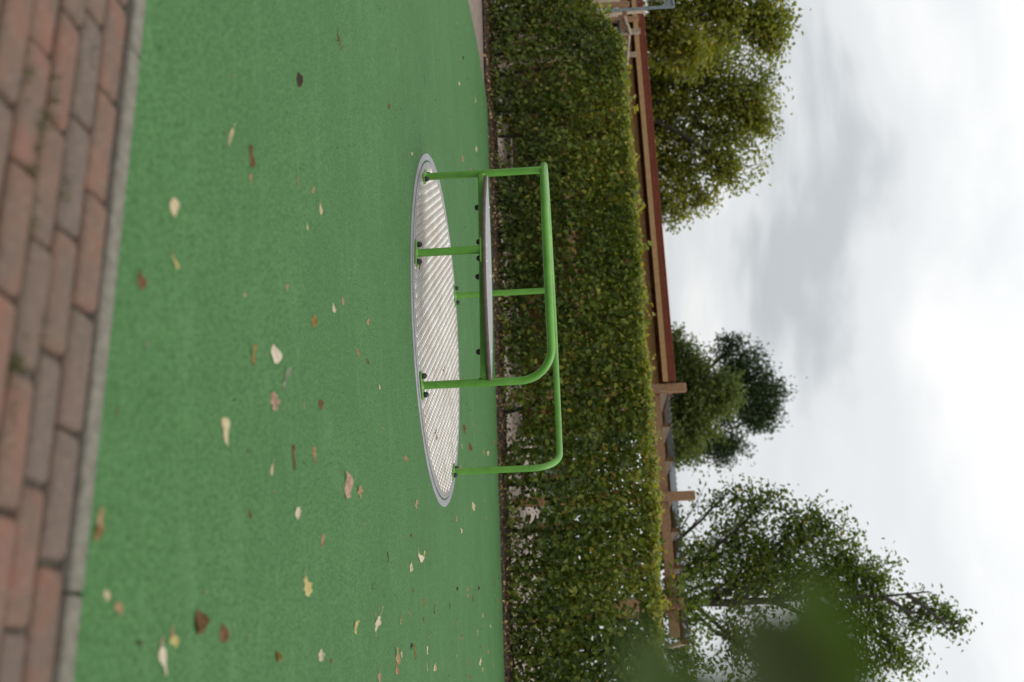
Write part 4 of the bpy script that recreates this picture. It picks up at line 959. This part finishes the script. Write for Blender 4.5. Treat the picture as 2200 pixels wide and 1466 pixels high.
LV = [
 (370, 446, 33, 'oval', 'cream', 'cream leaf with a dark tip lying alone near the kerb, upper one of two'),
 (492, 299, 38, 'slim', 'cream', 'narrow cream leaf beside a rolled brown leaf on the left'),
 (538, 337, 40, 'roll', 'brown', 'rolled chestnut-brown leaf like a cocoon beside a narrow cream leaf'),
 (537, 384, 16, 'scrap', 'tan', 'small rusty scrap under the rolled chestnut-brown leaf'),
 (637, 390, 22, 'slim', 'tan', 'small tan curl, first of a line of four scraps leading to the carousel'),
 (671, 411, 18, 'slim', 'tan', 'small tan sliver, second of the line of four scraps'),
 (687, 450, 20, 'slim', 'cream', None), (659, 487, 12, 'scrap', 'cream', None),
 (640, 172, 24, 'scrap', 'dark', 'dark brown crumpled leaf alone on the far left rubber'),
 (727, 89, 28, 'oval', 'brown', 'brown cupped leaf nearest the top edge of the photo'),
 (300, 606, 30, 'oval', 'brown', 'dull brown leaf lying closest to the middle of the kerb'),
 (373, 561, 30, 'lobed', 'yellow', 'small yellowish curled leaf close to the middle of the kerb'),
 (615, 619, 13, 'scrap', 'pink', None),
 (672, 690, 19, 'scrap', 'ochre', 'ochre folded scrap beside a pale three-cornered scrap'),
 (715, 661, 17, 'scrap', 'pale', 'pale three-cornered scrap beside an ochre one'),
 (735, 647, 17, 'slim', 'pink', None),
 (541, 762, 38, 'oval', 'ochre', 'squarish golden-brown leaf next to a pale oval leaf'),
 (586, 760, 36, 'oval', 'pale', 'pale oval leaf next to the golden-brown one'),
 (611, 816, 42, 'star', 'grey', 'grey-green spiky twisted leaf in the middle of the rubber'),
 (585, 862, 34, 'lobed', 'pink', 'pinkish tan leaf below the grey-green spiky one'),
 (652, 870, 17, 'slim', 'pink', None), (686, 870, 19, 'scrap', 'brown', 'dark brown three-cornered crumpled leaf in front of the carousel'),
 (481, 928, 50, 'oval', 'cream', 'largest cream leaf in the middle of the rubber, gently cupped'),
 (629, 983, 46, 'slim', 'brown', 'long narrow brown leaf beside a tan ragged one'),
 (672, 980, 32, 'lobed', 'tan', 'tan ragged-edged leaf beside the long narrow brown one'),
 (582, 1008, 22, 'slim', 'cream', 'small cream curl with brown end below the long brown leaf'),
 (743, 1040, 50, 'oval', 'pink', 'large ribbed pinkish-brown leaf standing on edge in front of the carousel'),
 (770, 1057, 26, 'star', 'tan', 'ragged tan scrap touching the large ribbed leaf'),
 (535, 1103, 20, 'slim', 'brown', 'short brown sliver right of the largest cream leaf'),
 (636, 1103, 22, 'scrap', 'pale', 'small pale scrap beside the short brown sliver'),
 (691, 1161, 24, 'slim', 'tan', 'small tan-brown leaf right of the large ribbed leaf'),
 (212, 1118, 46, 'roll', 'tan', 'big tan-brown rolled leaf lying against the kerb'),
 (206, 1147, 28, 'roll', 'tan', 'short rolled tan leaf touching the big rolled one at the kerb'),
 (226, 1280, 20, 'oval', 'cream', 'small round cream leaf near the right end of the kerb'),
 (252, 1309, 28, 'oval', 'tan', 'tan oval leaf near the right end of the kerb'),
 (656, 1260, 38, 'lobed', 'yellow', 'bent yellow-and-cream leaf in the right half of the rubber'),
 (424, 1337, 46, 'roll', 'brown', 'long brown crumpled leaf, upper of two brown ones on the right'),
 (476, 1360, 34, 'oval', 'brown', 'flat reddish brown leaf, lower of two brown ones on the right'),
 (368, 1357, 20, 'scrap', 'tan', 'tan scrap touching the yellow leaf in the right-hand cluster'),
 (370, 1378, 26, 'oval', 'yellow', 'bright yellow leaf in the cluster near the right edge'),
 (346, 1382, 24, 'roll', 'pink', 'small curled brown leaf in the cluster by the yellow leaf'),
 (347, 1420, 54, 'oval', 'pale', 'big pale pointed leaf below the yellow one at the right edge'),
 (595, 1410, 26, 'roll', 'ochre', 'small ochre rolled leaf beside a pale arrow-shaped scrap'),
 (686, 1408, 20, 'star', 'pale', 'small pale arrow-shaped scrap on the right'),
 (297, 1382, 14, 'star', 'dark', None), (250, 882, 15, 'scrap', 'brown', None), (313, 738, 20, 'slim', 'grey', None), (223, 695, 12, 'scrap', 'brown', None),
 (789, 690, 14, 'oval', 'tan', None), (767, 760, 15, 'star', 'tan', None), (788, 775, 16, 'slim', 'brown', None), (814, 832, 8, 'scrap', 'pale', None), (821, 922, 9, 'scrap', 'tan', None),
 (870, 985, 13, 'oval', 'tan', None), (893, 1083, 16, 'lobed', 'tan', None), (882, 1150, 8, 'scrap', 'brown', None),
 (900, 1197, 23, 'oval', 'pale', 'pale slender leaf beside a smaller yellow one, right of the carousel'), (910, 1192, 16, 'slim', 'yellow', 'small yellow leaf beside the pale slender one'),
 (881, 1217, 17, 'scrap', 'cream', 'cream three-cornered scrap below the pale slender leaf'), (799, 1261, 12, 'scrap', 'dark', None), (886, 1267, 10, 'star', 'brown', None), (821, 1308, 10, 'slim', 'yellow', None),
 (762, 1348, 26, 'lobed', 'yellow', 'yellowish bent leaf left of a pale ragged one at lower right'), (807, 1346, 33, 'lobed', 'pale', 'pale ragged leaf at lower right'), (806, 1323, 9, 'scrap', 'tan', None), (860, 1331, 15, 'star', 'tan', None),
 (879, 1320, 16, 'slim', 'pink', None), (911, 1292, 15, 'slim', 'ochre', None), (932, 1309, 17, 'slim', 'brown', None), (908, 1333, 12, 'star', 'brown', None), (882, 1389, 11, 'scrap', 'dark', None),
 (890, 1400, 32, 'slim', 'ochre', 'long ochre twisted leaf near the right photo edge'), (851, 1410, 36, 'roll', 'tan', 'tan curled leaf in a chain with another near the right photo edge'), (850, 1436, 20, 'scrap', 'tan', 'flat tan scrap at the end of the tan curled leaf'), (861, 1403, 17, 'slim', 'cream', None),
 (917, 1398, 14, 'star', 'pale', None), (932, 1433, 13, 'scrap', 'cream', None), (917, 1435, 11, 'slim', 'cream', None), (813, 1450, 24, 'oval', 'pink', 'pinkish pale oval leaf at the right photo edge'), (710, 1422, 11, 'scrap', 'brown', None),
 (981, 1337, 13, 'slim', 'tan', None), (992, 1371, 11, 'slim', 'tan', None), (1005, 1423, 13, 'slim', 'tan', None), (1030, 1423, 14, 'lobed', 'cream', None), (1015, 1286, 12, 'slim', 'brown', None), (1004, 1279, 8, 'scrap', 'tan', 'lower of two tiny tan scraps side by side in the right scatter'),
 (1003, 1266, 8, 'scrap', 'tan', 'upper of two tiny tan scraps side by side in the right scatter'), (1027, 1264, 8, 'scrap', 'dark', None), (981, 1266, 8, 'scrap', 'dark', None), (1036, 1322, 8, 'scrap', 'yellow', None), (1026, 1360, 11, 'slim', 'cream', None), (1031, 1388, 11, 'slim', 'brown', None),
 (1036, 1440, 8, 'scrap', 'yellow', None), (1009, 1456, 10, 'scrap', 'ochre', None), (980, 1410, 8, 'slim', 'yellow', None), (1053, 1344, 7, 'scrap', 'cream', None), (1066, 1290, 8, 'scrap', 'ochre', None), (1062, 1250, 9, 'scrap', 'brown', None), (1048, 1400, 7, 'scrap', 'tan', None), (1060, 1430, 8, 'scrap', 'tan', None),
 (995, 922, 16, 'lobed', 'brown', 'brown leaf behind the right part of the carousel platform'), (1007, 960, 15, 'scrap', 'brown', None), (992, 960, 8, 'scrap', 'cream', None), (1038, 970, 9, 'scrap', 'tan', None), (1047, 975, 9, 'scrap', 'cream', 'tiny cream scrap near the hedge beside a tiny tan one'), (1061, 952, 7, 'scrap', 'ochre', None), (988, 1004, 8, 'scrap', 'tan', None),
 (1015, 1090, 18, 'lobed', 'cream', 'cream two-lobed leaf between carousel and hedge'), (980, 1113, 13, 'slim', 'tan', None), (989, 1139, 11, 'scrap', 'cream', None), (1017, 914, 10, 'slim', 'tan', None), (1044, 1114, 7, 'scrap', 'tan', None),
 (985, 180, 9, 'scrap', 'cream', None), (994, 126, 8, 'scrap', 'dark', None), (1021, 216, 10, 'slim', 'yellow', None), (1022, 320, 12, 'slim', 'cream', None), (992, 340, 11, 'star', 'tan', None), (947, 374, 7, 'scrap', 'dark', None), (834, 228, 11, 'star', 'brown', None), (884, 332, 7, 'scrap', 'cream', None), (1010, 367, 10, 'slim', 'tan', None),
]
for row in LV: fallen(*row[:5], label=row[5])
fallen(936, 935, 20, 'lobed', 'ochre', 'ochre curled leaf lying on the aluminium platform', z=0.012)
fallen(953, 800, 11, 'scrap', 'ochre', 'small ochre scrap on the platform near the open side', z=0.012)
fallen(954, 790, 10, 'slim', 'grey', 'small green sliver of leaf on the aluminium platform', z=0.012)
fallen(900, 572, 12, 'scrap', 'ochre', 'ochre scrap at the foot of the short bench post', z=0.012)
for (px_, py_, lp, ang, lab) in ((832, 1198, 22, 4, 'dark thin twig on the rubber right of the carousel'), (911, 174, 24, 2, 'thin green stalk lying left of the carousel'), (849, 108, 13, 5, 'short pale stalk on the far left rubber'), (965, 1303, 12, 3, 'short dark stalk in the right-hand leaf scatter')):
    p = G(px_, py_); d = -(p - CAM).dot(CZ); L = lp * d / FPX; b = MB()
    b.tube([Vector((-L / 2, 0, 0.003)), Vector((-L * .1, L * .03, 0.005)), Vector((L / 2, -L * .02, 0.003))], [0.0022, 0.0018, 0.001], 6)
    o = b.build('fallen_twig', DRY['dark'] if 'dark' in lab else DRY['grey']); o.location = (p.x, p.y, 0); o.rotation_euler = (0, 0, R(ang)); tag(o, lab, 'twig', 'fallen twigs')
# fine crumbs
n = 900
cx_ = rng.uniform(-3.4, 3.6, n); cy_ = rng.uniform(1.9, 11.5, n)
ok = (np.hypot(cx_ - CC.x, cy_ - CC.y) > RO + .02) & (cx_ * ha.x * 0 + cx_ * hb.x + cy_ * hb.y < B_BED) & (np.abs(cx_) < cy_ * .4)
cx_, cy_ = cx_[ok], cy_[ok]; n = len(cx_)
far_ = np.clip((cy_ - 4) / 6, 0, 1)
crm = leaf_mesh('leaf_crumbs', np.stack([cx_, cy_, np.full(n, 0.003)], 1), rng.normal(0, 0.3, (n, 3)) + np.array([0, 0, 1.0]), rng.uniform(0.004, 0.012, n) * (1 + 0.6 * far_), rng.random(n),
                m_leaf('crumb_leaf', [(0.0, (0.02, 0.03, 0.012)), (0.45, (0.05, 0.04, 0.02)), (0.7, (0.22, 0.14, 0.07)), (1.0, (0.45, 0.36, 0.22))], 0.1), 0.7)
tag(link('leaf_crumbs', crm), 'fine dark and tan crumbs of leaf sprinkled over the rubber', 'leaf crumbs', kind='stuff')
